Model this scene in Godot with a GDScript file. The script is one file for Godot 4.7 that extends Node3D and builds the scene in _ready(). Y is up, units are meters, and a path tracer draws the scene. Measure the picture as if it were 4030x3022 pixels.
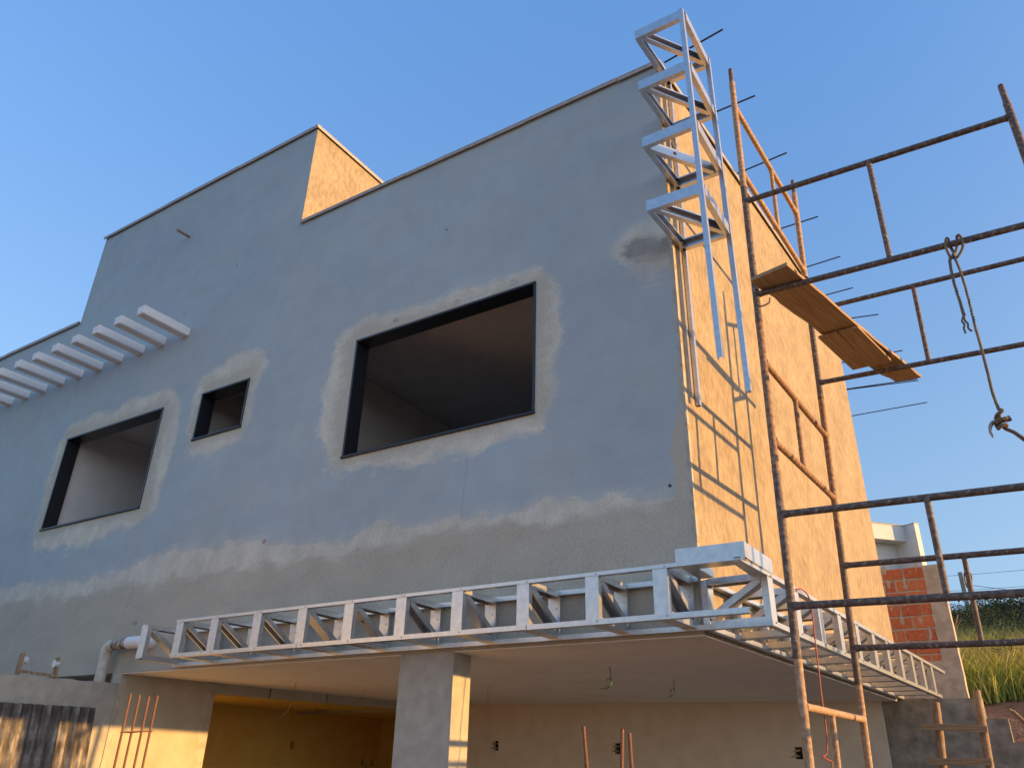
extends Node3D

const TA := 0.0661            # the side wall leans off square: x = -z * TA
const TOP := 7.22             # parapet height
const TOPB := 8.68            # raised block height
const XB := -4.327            # raised block, right end
const XL := -8.685            # raised block, left end
const SOF := 2.46             # underside of the upper storey
const XW := -5.77             # garage left wall, face
const TOWARD_SUN := Vector3(1.0, 0.078, -0.215)

var M := {}
var org := {}
var taken := {}
var rng := RandomNumberGenerator.new()
var sun_dir := Vector3.ZERO

# ------------------------------------------------------------------ mesh builder
class MB:
	var v := PackedVector3Array()
	var n := PackedVector3Array()
	var uv := PackedVector2Array()
	func tri(a: Vector3, b: Vector3, c: Vector3, na: Vector3, nb: Vector3, nc: Vector3, ua := Vector2.ZERO, ub := Vector2.ZERO, uc := Vector2.ZERO) -> void:
		if (b - a).cross(c - a).dot(na + nb + nc) > 0.0:   # Godot's front faces run clockwise
			v.append_array([a, c, b]); n.append_array([na, nc, nb]); uv.append_array([ua, uc, ub])
		else:
			v.append_array([a, b, c]); n.append_array([na, nb, nc]); uv.append_array([ua, ub, uc])
	func quadn(a: Vector3, b: Vector3, c: Vector3, d: Vector3, nn: Vector3, ua := Vector2.ZERO, ub := Vector2.ZERO, uc := Vector2.ZERO, ud := Vector2.ZERO) -> void:
		tri(a, b, c, nn, nn, nn, ua, ub, uc)
		tri(a, c, d, nn, nn, nn, ua, uc, ud)
	func face(p: Array, center: Vector3) -> void:          # a flat polygon that looks away from center
		var nn: Vector3 = (p[1] - p[0]).cross(p[2] - p[0])
		if nn.length() < 1e-12 and p.size() > 3:
			nn = (p[2] - p[0]).cross(p[3] - p[0])
		nn = nn.normalized()
		if nn.dot(p[0] - center) < 0.0:
			nn = -nn
		for i in range(1, p.size() - 1):
			tri(p[0], p[i], p[i + 1], nn, nn, nn)
	func hexa(p: Array) -> void:                             # 8 corners: bottom ring 0..3, top ring 4..7
		var c := Vector3.ZERO
		for q in p: c += q / 8.0
		face([p[0], p[1], p[2], p[3]], c); face([p[4], p[5], p[6], p[7]], c)
		for i in 4:
			var j := (i + 1) % 4
			face([p[i], p[j], p[j + 4], p[i + 4]], c)
	func box(lo: Vector3, hi: Vector3) -> void:
		hexa([Vector3(lo.x, lo.y, lo.z), Vector3(hi.x, lo.y, lo.z), Vector3(hi.x, lo.y, hi.z), Vector3(lo.x, lo.y, hi.z),
			Vector3(lo.x, hi.y, lo.z), Vector3(hi.x, hi.y, lo.z), Vector3(hi.x, hi.y, hi.z), Vector3(lo.x, hi.y, hi.z)])
	func cbox(c: Vector3, s: Vector3, e: float, b := Basis()) -> void:   # box with chamfered edges
		var h := s * 0.5
		var P := func(ax: int, sx: float, sy: float, sz: float) -> Vector3:
			var q := Vector3(sx * (h.x - (0.0 if ax == 0 else e)), sy * (h.y - (0.0 if ax == 1 else e)), sz * (h.z - (0.0 if ax == 2 else e)))
			return c + b * q
		for s1 in [-1.0, 1.0]:
			face([P.call(0, s1, -1, -1), P.call(0, s1, 1, -1), P.call(0, s1, 1, 1), P.call(0, s1, -1, 1)], c)
			face([P.call(1, -1, s1, -1), P.call(1, 1, s1, -1), P.call(1, 1, s1, 1), P.call(1, -1, s1, 1)], c)
			face([P.call(2, -1, -1, s1), P.call(2, 1, -1, s1), P.call(2, 1, 1, s1), P.call(2, -1, 1, s1)], c)
			for s2 in [-1.0, 1.0]:
				face([P.call(0, s1, s2, -1), P.call(1, s1, s2, -1), P.call(1, s1, s2, 1), P.call(0, s1, s2, 1)], c)
				face([P.call(0, s1, -1, s2), P.call(2, s1, -1, s2), P.call(2, s1, 1, s2), P.call(0, s1, 1, s2)], c)
				face([P.call(1, -1, s1, s2), P.call(2, -1, s1, s2), P.call(2, 1, s1, s2), P.call(1, 1, s1, s2)], c)
				for s3 in [-1.0, 1.0]:
					face([P.call(0, s1, s2, s3), P.call(1, s1, s2, s3), P.call(2, s1, s2, s3)], c)
	func bar(a: Vector3, b: Vector3, w: float, h: float, up: Vector3) -> void:   # square bar with uv along its length
		var d := b - a
		var l := d.length()
		d /= l
		var s := d.cross(up).normalized()
		var u := s.cross(d)
		var c := (a + b) * 0.5
		for k in [[s, u, w, h], [-s, u, w, h], [u, s, h, w], [-u, s, h, w]]:
			var o: Vector3 = c + k[0] * k[2] * 0.5
			var q: Vector3 = k[1] * k[3] * 0.5
			quadn(o - d * l / 2 - q, o + d * l / 2 - q, o + d * l / 2 + q, o - d * l / 2 + q, k[0], Vector2(0, 0), Vector2(l, 0), Vector2(l, k[3]), Vector2(0, k[3]))
		for e in [-1.0, 1.0]:
			var o2: Vector3 = c + d * l * 0.5 * e
			quadn(o2 - s * w / 2 - u * h / 2, o2 + s * w / 2 - u * h / 2, o2 + s * w / 2 + u * h / 2, o2 - s * w / 2 + u * h / 2, d * e)
	func tube(path: Array, r, sides := 10, caps := true) -> void:   # r: number, or one radius per point
		var t: Vector3 = (path[1] - path[0]).normalized()
		var s := t.cross(Vector3(0.31, 0.9, 0.17)).normalized()
		var ring := []
		var at := 0.0
		for i in path.size():
			var tt: Vector3 = (path[mini(i + 1, path.size() - 1)] - path[maxi(i - 1, 0)]).normalized()
			s = (s - tt * s.dot(tt)).normalized()
			var u := tt.cross(s)
			var rr: float = r[i] if r is Array else r
			if i: at += (path[i] - path[i - 1]).length()
			var now := []
			for k in sides + 1:
				var a := TAU * k / sides
				var d := s * cos(a) + u * sin(a)
				now.append([path[i] + d * rr, d, Vector2(at, float(k) / sides)])
			if i:
				for k in sides:
					var p = ring[k]; var q = ring[k + 1]; var x = now[k]; var y = now[k + 1]
					tri(p[0], q[0], y[0], p[1], q[1], y[1], p[2], q[2], y[2])
					tri(p[0], y[0], x[0], p[1], y[1], x[1], p[2], y[2], x[2])
			if caps and (i == 0 or i == path.size() - 1):
				var nn := -tt if i == 0 else tt
				for k in range(1, sides - 1):
					tri(now[0][0], now[k][0], now[k + 1][0], nn, nn, nn)
			ring = now
	func channel(a: Vector3, b: Vector3, wd: Vector3, od: Vector3, w := 0.09, fl := 0.04, lip := 0.012, hole := -1.0) -> void:
		# cold-formed C profile: a-b runs down the middle of the outside of the web; w along wd, flanges along od
		var t := 0.0018
		var ax := (b - a).normalized()
		wd = (wd - ax * wd.dot(ax)).normalized()
		od = (od - ax * od.dot(ax) - wd * od.dot(wd)).normalized()
		var o := [Vector2(-w / 2, 0), Vector2(w / 2, 0), Vector2(w / 2, fl), Vector2(w / 2 - lip, fl), Vector2(w / 2 - lip, fl - t), Vector2(w / 2 - t, fl - t),
			Vector2(w / 2 - t, t), Vector2(-w / 2 + t, t), Vector2(-w / 2 + t, fl - t), Vector2(-w / 2 + lip, fl - t), Vector2(-w / 2 + lip, fl), Vector2(-w / 2, fl)]
		for i in 12:
			var p: Vector2 = o[i]; var q: Vector2 = o[(i + 1) % 12]
			var e := q - p
			var nn := (wd * e.y - od * e.x).normalized()
			var p0 := a + wd * p.x + od * p.y; var p1 := b + wd * p.x + od * p.y
			var q0 := a + wd * q.x + od * q.y; var q1 := b + wd * q.x + od * q.y
			if hole > 0.0 and (i == 0 or i == 6):
				var l := (b - a).length()
				var c := a + ax * hole + od * p.y
				var hr := 0.017
				var hs := 0.03
				quadn(p0, q0, c - ax * hs + wd * q.x, c - ax * hs + wd * p.x, nn)
				quadn(p1, q1, c + ax * hs + wd * q.x, c + ax * hs + wd * p.x, nn)
				for k in 24:
					var g0 := TAU * k / 24; var g1 := TAU * (k + 1) / 24
					var e0 := Vector2(cos(g0), sin(g0)); var e1 := Vector2(cos(g1), sin(g1))
					var f0 := e0 * minf(hs / maxf(absf(e0.x), 1e-4), (w / 2) / maxf(absf(e0.y), 1e-4))
					var f1 := e1 * minf(hs / maxf(absf(e1.x), 1e-4), (w / 2) / maxf(absf(e1.y), 1e-4))
					quadn(c + ax * e0.x * hr + wd * e0.y * hr, c + ax * e1.x * hr + wd * e1.y * hr, c + ax * f1.x + wd * f1.y, c + ax * f0.x + wd * f0.y, nn)
			else:
				quadn(p0, q0, q1, p1, nn)
		for e in [[a, -ax], [b, ax]]:
			var s: Vector3 = e[0]
			quadn(s - wd * w / 2, s + wd * w / 2, s + wd * w / 2 + od * t, s - wd * w / 2 + od * t, e[1])
			for k in [-1.0, 1.0]:
				quadn(s + wd * k * w / 2, s + wd * k * (w / 2 - t), s + wd * k * (w / 2 - t) + od * fl, s + wd * k * w / 2 + od * fl, e[1])
	func mesh(at := Vector3.ZERO) -> ArrayMesh:
		var vv := v.duplicate()
		for i in vv.size(): vv[i] -= at
		var arr := []
		arr.resize(Mesh.ARRAY_MAX)
		arr[Mesh.ARRAY_VERTEX] = vv
		arr[Mesh.ARRAY_NORMAL] = n
		arr[Mesh.ARRAY_TEX_UV] = uv
		var m := ArrayMesh.new()
		m.add_surface_from_arrays(Mesh.PRIMITIVE_TRIANGLES, arr)
		return m

# ------------------------------------------------------------------ nodes
func numbered(called: String) -> String:
	var k: int = taken.get(called, 0)
	taken[called] = k + 1
	return called if k == 0 else "%s_%03d" % [called, k]

func thing(called: String, label: String, category: String, at: Vector3, group := "") -> Node3D:
	var o := Node3D.new()
	o.name = numbered(called)
	o.position = at
	add_child(o)
	org[o] = at
	o.set_meta("label", label)
	o.set_meta("category", category)
	if group: o.set_meta("group", group)
	return o

func part(parent: Node3D, called: String, mb: MB, m: Material, label := "") -> MeshInstance3D:
	var o := MeshInstance3D.new()
	o.name = called
	o.mesh = mb.mesh(org[parent])
	o.material_override = m
	parent.add_child(o, true)
	org[o] = org[parent]
	if label: o.set_meta("label", label)
	return o

func setting(called: String, mb: MB, m: Material) -> MeshInstance3D:
	var o := MeshInstance3D.new()
	o.name = called
	o.mesh = mb.mesh()
	o.material_override = m
	add_child(o)
	org[o] = Vector3.ZERO
	o.set_meta("kind", "structure")
	return o

# ------------------------------------------------------------------ materials
func lin(r: float, g: float, b: float) -> Color:
	return Color(r, g, b).linear_to_srgb()

func noise(freq: float, sd: int, octaves := 4, kind := FastNoiseLite.TYPE_SIMPLEX_SMOOTH) -> FastNoiseLite:
	var f := FastNoiseLite.new()
	f.noise_type = kind
	f.frequency = freq
	f.seed = sd
	f.fractal_octaves = octaves
	return f

func ramp(stops: Array) -> Gradient:
	var g := Gradient.new()
	var off := PackedFloat32Array(); var col := PackedColorArray()
	for s in stops:
		off.append(s[0]); col.append(lin(s[1], s[2], s[3]))
	g.offsets = off; g.colors = col
	return g

func ntex(f: FastNoiseLite, size := 512, g: Gradient = null, normal := 0.0, h := 0) -> NoiseTexture2D:
	var t := NoiseTexture2D.new()
	t.width = size; t.height = h if h else size
	t.seamless = true
	t.noise = f
	if g: t.color_ramp = g
	if normal > 0.0:
		t.as_normal_map = true
		t.bump_strength = normal
	return t

func surf(stops: Array, freq: float, per_metre: float, rough: float, sd: int, bump := 0.0, octaves := 5, metal := 0.0) -> StandardMaterial3D:
	var m := StandardMaterial3D.new()
	m.albedo_texture = ntex(noise(freq, sd, octaves), 512, ramp(stops))
	m.roughness = rough
	m.metallic = metal
	m.uv1_triplanar = true
	m.uv1_world_triplanar = true
	m.uv1_scale = Vector3.ONE * per_metre
	if bump > 0.0:
		m.normal_enabled = true
		m.normal_texture = ntex(noise(freq * 2.2, sd + 7, octaves), 512, null, bump)
	return m

func flat(r: float, g: float, b: float, rough := 0.6, metal := 0.0) -> StandardMaterial3D:
	var m := StandardMaterial3D.new()
	m.albedo_color = lin(r, g, b)
	m.roughness = rough
	m.metallic = metal
	return m

func make_materials() -> void:
	M.plaster = surf([[0.0, 0.37, 0.345, 0.285], [0.5, 0.44, 0.41, 0.34], [1.0, 0.51, 0.48, 0.40]], 0.014, 0.8, 0.92, 11, 0.8, 7)
	M.back_plaster = surf([[0.0, 0.66, 0.60, 0.48], [0.5, 0.72, 0.66, 0.53], [1.0, 0.76, 0.70, 0.58]], 0.01, 0.6, 0.85, 44, 1.0)
	M.white_plaster = surf([[0.0, 0.45, 0.40, 0.29], [0.5, 0.51, 0.455, 0.34], [1.0, 0.56, 0.51, 0.39]], 0.01, 0.6, 0.85, 12, 1.5)
	M.bounce_ochre = surf([[0.0, 0.78, 0.54, 0.13], [0.5, 0.82, 0.59, 0.16], [1.0, 0.85, 0.63, 0.20]], 0.01, 0.6, 0.85, 13, 1.0)  # cream walls with the room's warm bounce light put into their colour
	M.room = surf([[0.0, 0.70, 0.70, 0.68], [1.0, 0.78, 0.78, 0.76]], 0.01, 0.6, 0.9, 14)
	M.slab = surf([[0.0, 0.76, 0.71, 0.60], [0.5, 0.81, 0.76, 0.66], [1.0, 0.84, 0.79, 0.70]], 0.008, 0.5, 0.9, 15, 1.0)
	M.raw = surf([[0.0, 0.19, 0.17, 0.135], [0.4, 0.27, 0.245, 0.195], [0.6, 0.31, 0.28, 0.225], [1.0, 0.40, 0.365, 0.30]], 0.014, 0.8, 0.95, 16, 2.0, 7)
	M.pillar = surf([[0.0, 0.40, 0.34, 0.26], [0.45, 0.50, 0.43, 0.34], [0.6, 0.54, 0.47, 0.375], [1.0, 0.62, 0.545, 0.44]], 0.014, 0.8, 0.95, 17, 2.0, 7)
	M.brick_a = surf([[0.0, 0.48, 0.12, 0.045], [0.5, 0.58, 0.165, 0.065], [1.0, 0.66, 0.22, 0.10]], 0.02, 1.6, 0.9, 18, 4.0)
	M.brick_b = surf([[0.0, 0.54, 0.15, 0.06], [0.5, 0.64, 0.20, 0.085], [1.0, 0.70, 0.26, 0.12]], 0.02, 1.6, 0.9, 19, 4.0)
	M.brick_c = surf([[0.0, 0.44, 0.10, 0.04], [0.5, 0.53, 0.14, 0.055], [1.0, 0.62, 0.19, 0.08]], 0.02, 1.6, 0.9, 20, 4.0)
	M.mortar = surf([[0.0, 0.42, 0.35, 0.26], [0.5, 0.55, 0.47, 0.36], [1.0, 0.64, 0.56, 0.44]], 0.03, 2.0, 0.95, 21, 8.0)
	M.granite = surf([[0.0, 0.010, 0.012, 0.016], [0.62, 0.018, 0.021, 0.027], [0.78, 0.03, 0.034, 0.042], [1.0, 0.07, 0.075, 0.085]], 0.09, 2.5, 0.35, 22)
	M.steel = surf([[0.0, 0.55, 0.56, 0.555], [0.5, 0.62, 0.63, 0.625], [1.0, 0.70, 0.705, 0.70]], 0.02, 1.6, 0.33, 23, 0.0, 4, 0.76)
	M.coping = surf([[0.0, 0.30, 0.265, 0.235], [0.5, 0.40, 0.36, 0.32], [1.0, 0.48, 0.44, 0.40]], 0.02, 1.2, 0.55, 24, 1.0)
	M.beam = surf([[0.0, 0.78, 0.77, 0.75], [0.5, 0.83, 0.825, 0.81], [1.0, 0.86, 0.855, 0.84]], 0.02, 1.6, 0.8, 25, 2.0)
	M.rust = surf([[0.0, 0.11, 0.06, 0.04], [0.36, 0.19, 0.10, 0.055], [0.5, 0.28, 0.15, 0.08], [0.62, 0.35, 0.21, 0.125], [0.74, 0.24, 0.15, 0.095], [0.86, 0.38, 0.31, 0.25], [1.0, 0.5, 0.46, 0.40]], 0.02, 2.6, 0.7, 26, 2.0, 5)
	M.darkrust = surf([[0.0, 0.06, 0.045, 0.04], [0.40, 0.10, 0.075, 0.062], [0.58, 0.15, 0.105, 0.08], [0.72, 0.19, 0.14, 0.11], [0.85, 0.30, 0.27, 0.235], [1.0, 0.44, 0.42, 0.38]], 0.02, 2.6, 0.66, 27, 2.0, 5)
	M.sunlit_rust = surf([[0.0, 0.22, 0.125, 0.07], [0.4, 0.34, 0.21, 0.12], [0.6, 0.43, 0.29, 0.18], [0.8, 0.50, 0.38, 0.26], [1.0, 0.56, 0.48, 0.38]], 0.018, 2.4, 0.75, 47, 1.5, 6)  # paler copy of the rust: sunlight on these frames put into the colour
	M.rebar = surf([[0.0, 0.13, 0.055, 0.03], [0.5, 0.21, 0.10, 0.055], [1.0, 0.28, 0.15, 0.09]], 0.05, 4.0, 0.85, 28, 6.0)
	M.rod = flat(0.02, 0.016, 0.022, 0.6)
	M.pvc = surf([[0.0, 0.40, 0.34, 0.25], [0.4, 0.56, 0.50, 0.40], [1.0, 0.68, 0.63, 0.53]], 0.012, 1.4, 0.45, 29)
	M.stained_pvc = surf([[0.0, 0.06, 0.05, 0.045], [0.38, 0.22, 0.155, 0.10], [0.55, 0.42, 0.33, 0.23], [0.7, 0.58, 0.52, 0.43], [1.0, 0.68, 0.64, 0.56]], 0.014, 1.8, 0.5, 46, 0.0, 6)
	M.soil = surf([[0.0, 0.13, 0.065, 0.035], [0.5, 0.24, 0.125, 0.07], [1.0, 0.34, 0.20, 0.125]], 0.02, 0.5, 0.95, 30, 8.0)
	M.hill = surf([[0.0, 0.035, 0.05, 0.012], [0.5, 0.07, 0.085, 0.022], [1.0, 0.15, 0.14, 0.05]], 0.02, 0.15, 0.95, 31)
	M.concrete_floor = surf([[0.0, 0.36, 0.365, 0.36], [1.0, 0.46, 0.465, 0.46]], 0.01, 0.5, 0.9, 45)
	M.floor = surf([[0.0, 0.30, 0.27, 0.23], [1.0, 0.42, 0.39, 0.34]], 0.01, 0.5, 0.9, 32, 2.0)
	M.sheet = surf([[0.0, 0.05, 0.045, 0.04], [0.42, 0.12, 0.105, 0.09], [0.58, 0.20, 0.18, 0.155], [0.74, 0.36, 0.33, 0.28], [1.0, 0.52, 0.47, 0.40]], 0.016, 1.4, 0.9, 33, 6.0, 6)
	M.sheet.uv1_scale = Vector3(1.4, 0.45, 1.4)
	M.rope = surf([[0.0, 0.10, 0.075, 0.05], [0.5, 0.20, 0.155, 0.11], [1.0, 0.34, 0.28, 0.21]], 0.06, 6.0, 0.95, 34, 8.0)
	M.iron = flat(0.30, 0.27, 0.25, 0.35, 0.85)
	M.hammer_handle = surf([[0.0, 0.05, 0.035, 0.03], [0.5, 0.12, 0.07, 0.05], [1.0, 0.3, 0.2, 0.14]], 0.05, 5.0, 0.6, 35)
	M.green_wire = flat(0.10, 0.22, 0.08, 0.45)
	M.grey_wire = flat(0.30, 0.24, 0.17, 0.6)
	M.black_wire = flat(0.02, 0.02, 0.022, 0.5)
	M.red_cable = flat(0.34, 0.06, 0.04, 0.5)
	M.porcelain = flat(0.70, 0.70, 0.72, 0.25)
	M.box_dark = flat(0.03, 0.025, 0.02, 0.8)
	M.conduit = flat(0.42, 0.30, 0.16, 0.7)
	M.white_paint = surf([[0.0, 0.62, 0.61, 0.58], [1.0, 0.76, 0.75, 0.72]], 0.01, 0.4, 0.85, 36)
	M.concrete_pole = surf([[0.0, 0.30, 0.27, 0.23], [1.0, 0.46, 0.42, 0.37]], 0.01, 0.6, 0.9, 37, 2.0)
	# wood: grain stretched along u
	var w := StandardMaterial3D.new()
	w.albedo_texture = ntex(noise(0.02, 40, 5), 512, ramp([[0.0, 0.24, 0.15, 0.075], [0.4, 0.33, 0.215, 0.115], [0.6, 0.37, 0.25, 0.14], [1.0, 0.43, 0.30, 0.175]]))
	w.normal_enabled = true
	w.normal_texture = ntex(noise(0.03, 41, 4), 512, null, 2.0)
	w.uv1_scale = Vector3(0.2, 3.2, 1.0)
	w.roughness = 0.85
	M.wood = w
	M.pole_wood = surf([[0.0, 0.16, 0.09, 0.05], [0.45, 0.30, 0.20, 0.12], [0.7, 0.40, 0.28, 0.18], [1.0, 0.48, 0.36, 0.25]], 0.02, 2.0, 0.9, 42, 6.0)
	M.pole_wood.uv1_scale = Vector3(6, 0.8, 6)
	var g := StandardMaterial3D.new()
	g.vertex_color_use_as_albedo = true
	g.roughness = 0.8
	g.cull_mode = BaseMaterial3D.CULL_DISABLED
	g.backlight_enabled = true
	g.backlight = lin(0.05, 0.06, 0.01)
	M.leaf = g

# ------------------------------------------------------------------ the facade's paint and bare plaster, in metres on the wall
func polygon(a: Array) -> PackedVector2Array:
	var p := PackedVector2Array()
	for i in range(0, a.size(), 2): p.append(Vector2(a[i], a[i + 1]))
	return p

func line_at(a: Array, x: float) -> float:
	for i in range(0, a.size() - 2, 2):
		if x <= a[i + 2]:
			return lerpf(a[i + 1], a[i + 3], clampf((x - a[i]) / (a[i + 2] - a[i]), 0, 1))
	return a[a.size() - 1]

func facade_material() -> StandardMaterial3D:
	var W := 2048
	var H := 1092
	var px := 12.0 / W                                       # metres per pixel: x from -12 to 0, y from 8.8 down to 2.4
	var edge := noise(1.6, 51, 5)
	var edge2 := noise(1.6, 52, 5)
	var streak := noise(7.0, 53, 4)
	var cloud := noise(0.55, 54, 4)
	var mott := noise(4.0, 55, 5)
	var fine := noise(38.0, 56, 2)
	var rings := [
		polygon([-3.42, 4.18, -3.55, 4.6, -3.54, 5.15, -3.42, 5.56, -2.6, 5.54, -1.8, 5.54, -1.16, 5.51, -1.02, 5.3, -1.0, 4.6, -1.05, 4.26, -1.1, 3.98, -1.6, 3.96, -2.3, 3.965, -3.28, 4.05]),
		polygon([-8.15, 3.95, -7.76, 3.88, -7.2, 3.84, -6.68, 3.88, -6.06, 4.0, -5.84, 4.1, -5.78, 4.6, -5.88, 5.38, -6.06, 5.56, -6.77, 5.59, -8.12, 5.49, -8.31, 5.29, -8.22, 4.31]),
		polygon([-5.48, 4.63, -5.04, 4.52, -4.69, 4.64, -4.58, 4.9, -4.5, 5.5, -4.62, 5.66, -5.12, 5.71, -5.55, 5.56, -5.66, 5.3, -5.62, 5.07]),
		polygon([-0.5, 5.5, -0.41, 5.52, -0.26, 5.6, -0.18, 5.61, 0.05, 5.5, 0.05, 5.1, -0.1, 5.08, -0.24, 5.07, -0.34, 5.1, -0.46, 5.34])]
	var inner := [polygon([-3.36, 4.2, -3.36, 5.44, -1.08, 5.44, -1.08, 4.1, -3.3, 4.08]), polygon([-8.2, 4.05, -8.2, 5.42, -6.0, 5.42, -5.98, 4.05]),
		polygon([-5.55, 4.7, -5.55, 5.48, -4.6, 5.45, -4.62, 4.7]), polygon([-0.39, 5.42, -0.22, 5.43, 0.05, 5.34, 0.05, 5.19, -0.23, 5.23, -0.36, 5.26])]
	var feather := [Vector2.ZERO, Vector2(0.032, 0.008), Vector2(-0.028, 0.02), Vector2(0.01, -0.036), Vector2(-0.016, -0.024)]
	var sweep := noise(2.4, 57, 3)
	sweep.domain_warp_enabled = true
	sweep.domain_warp_amplitude = 0.6
	sweep.domain_warp_frequency = 0.8
	var boxes := []
	for p in rings:
		var lo := Vector2(1e9, 1e9); var hi := -lo
		for q in p:
			lo = lo.min(q); hi = hi.max(q)
		boxes.append(Rect2(lo - Vector2.ONE * 0.2, hi - lo + Vector2.ONE * 0.4))
	var band := [-12.0, 3.5, -8.6, 3.49, -7.33, 3.49, -6.44, 3.44, -5.91, 3.53, -5.05, 3.595, -4.1, 3.516, -3.52, 3.472, -2.92, 3.45, -2.73, 3.5, -2.36, 3.405, -2.08, 3.488, -1.8, 3.457, -1.4, 3.413, -0.98, 3.45, -0.75, 3.431, -0.49, 3.374, -0.2, 3.361, -0.1, 3.3, 0.1, 3.3]
	var band2 := [-12.0, 3.33, -8.5, 3.326, -6.84, 3.287, -3.49, 3.292, -2.35, 3.302, -1.9, 3.345, -1.49, 3.368, -0.75, 3.291, -0.13, 3.28, 0.1, 3.28]
	var strip := [2.4, 0.13, 3.317, 0.126, 3.53, 0.106, 3.63, 0.119, 3.76, 0.102, 3.96, 0.046, 4.3, 0.035, 5.0, 0.03, 5.2, 0.02, 9.0, 0.006]
	var data := PackedByteArray()
	data.resize(W * H * 3)
	var bump := PackedByteArray()
	bump.resize(W * H)
	var paint := Vector3(0.411, 0.463, 0.468)
	var bare := Vector3(0.62, 0.58, 0.475)
	var stain := Vector3(0.30, 0.285, 0.245)               # the damp repair beside the corner
	var dark := Vector3(0.455, 0.41, 0.315)
	var lut := PackedByteArray()
	lut.resize(1025)
	for i in 1025:
		lut[i] = int(clampf(lin(i / 1024.0, 0, 0).r * 255.0, 0, 255))
	var k := 0
	for j in H:
		var y := 8.8 - (j + 0.5) * px
		var sw := line_at(strip, y)
		for i in W:
			var x := -12.0 + (i + 0.5) * px
			var e := edge.get_noise_2d(x, y)
			var c := cloud.get_noise_2d(x, y)
			var mo := mott.get_noise_2d(x, y * 0.7)
			var fi := fine.get_noise_2d(x, y)
			var sv := sweep.get_noise_2d(x * 0.6, y * 1.5)
			var col := paint * (1.0 + 0.07 * c + 0.05 * mo + 0.05 * sv)
			col += Vector3(0.02, 0.0, -0.02) * mott.get_noise_2d(x * 0.3 + 40.0, y * 0.3)
			var h := 0.5 + 0.22 * c + 0.10 * mo + 0.05 * fi + 0.10 * sv
			var b := 0.0                                        # how bare
			var wet := 0.0
			var d := 0.0                                        # how dark the bare plaster is
			if y < 5.9:
				var e2 := edge2.get_noise_2d(x, y)
				var st := streak.get_noise_2d(x * 0.45, y * 1.8)
				var q := Vector2(x + e * 0.10 + st * 0.02, y + e2 * 0.10 + st * 0.03)
				for r in 4:
					if not boxes[r].has_point(Vector2(x, y)): continue
					var hit := 0.0
					var deep := 0.0
					for o in feather:
						if Geometry2D.is_point_in_polygon(q + o * (1.0 + 2.0 * st), rings[r]): hit += 0.2
						if Geometry2D.is_point_in_polygon(q + o * 1.6 + Vector2(st * 0.05, e * 0.04), inner[r]): deep += 0.2
					if Geometry2D.is_point_in_polygon(q + Vector2(st * 0.09, st * 0.11), rings[r]):
						hit = maxf(hit, 0.4 + 0.4 * fi)              # brush marks past the edge
					b = maxf(b, hit * (0.6 if r == 3 and deep == 0.0 else 1.0))
					if r == 3: wet = deep * (0.85 + 0.5 * mo)
					else: d = maxf(d, deep * (0.66 + 0.4 * mo))
				if y < 3.85:
					var yb := line_at(band, x) + e * 0.10 + st * 0.05
					var y2 := line_at(band2, x) + e2 * 0.12 + st * 0.04
					b = maxf(b, smoothstep(0.025, -0.03, y - yb))
					b = maxf(b, smoothstep(0.10, -0.05, y - yb + st * 0.09) * 0.5)
					d = maxf(d, smoothstep(0.06, -0.05, y - y2) * (0.86 + 0.35 * mo + 0.25 * sv))
			var over := -x - sw - e * 0.05
			if over < 0.0:
				b = 1.0
				d = maxf(d, 0.75 + 0.5 * mo)
			if b > 0.0:
				var raw := bare.lerp(dark, clampf(d, 0, 1)).lerp(stain, clampf(wet, 0, 1)) * (1.0 + 0.17 * mo + 0.09 * c + 0.10 * fi)
				col = col.lerp(raw, b)
				h += b * (0.04 + 0.10 * mo + 0.10 * fi)
			col *= 1.0 + 0.03 * fi
			data[k * 3] = lut[int(clampf(col.x, 0, 1) * 1024.0)]
			data[k * 3 + 1] = lut[int(clampf(col.y, 0, 1) * 1024.0)]
			data[k * 3 + 2] = lut[int(clampf(col.z, 0, 1) * 1024.0)]
			bump[k] = int(clampf(h, 0, 1) * 255.0)
			k += 1
	var im := Image.create_from_data(W, H, false, Image.FORMAT_RGB8, data)
	# nicks, a scratch, putty dabs over the big window
	for s in [[-4.05, 3.52, 0.025, 0.35, 0.22, 0.14], [-0.15, 3.41, 0.009, 0.03, 0.03, 0.03], [-2.73, 5.46, 0.04, 0.25, 0.245, 0.23], [-2.02, 5.43, 0.045, 0.25, 0.245, 0.23], [-1.42, 5.44, 0.05, 0.33, 0.33, 0.33],
			[-5.75, 2.92, 0.035, 0.2, 0.185, 0.16], [-6.2, 6.6, 0.01, 0.16, 0.17, 0.19], [-2.2, 6.3, 0.012, 0.18, 0.19, 0.2], [-5.35, 7.0, 0.01, 0.14, 0.14, 0.15]]:
		for a in 60:
			var ang := rng.randf() * TAU
			var rr: float = sqrt(rng.randf()) * s[2]
			var xx := int((s[0] + cos(ang) * rr + 12.0) / px); var yy := int((8.8 - s[1] - sin(ang) * rr * 0.8) / px)
			im.set_pixel(clampi(xx, 0, W - 1), clampi(yy, 0, H - 1), lin(s[3], s[4], s[5]))
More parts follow.
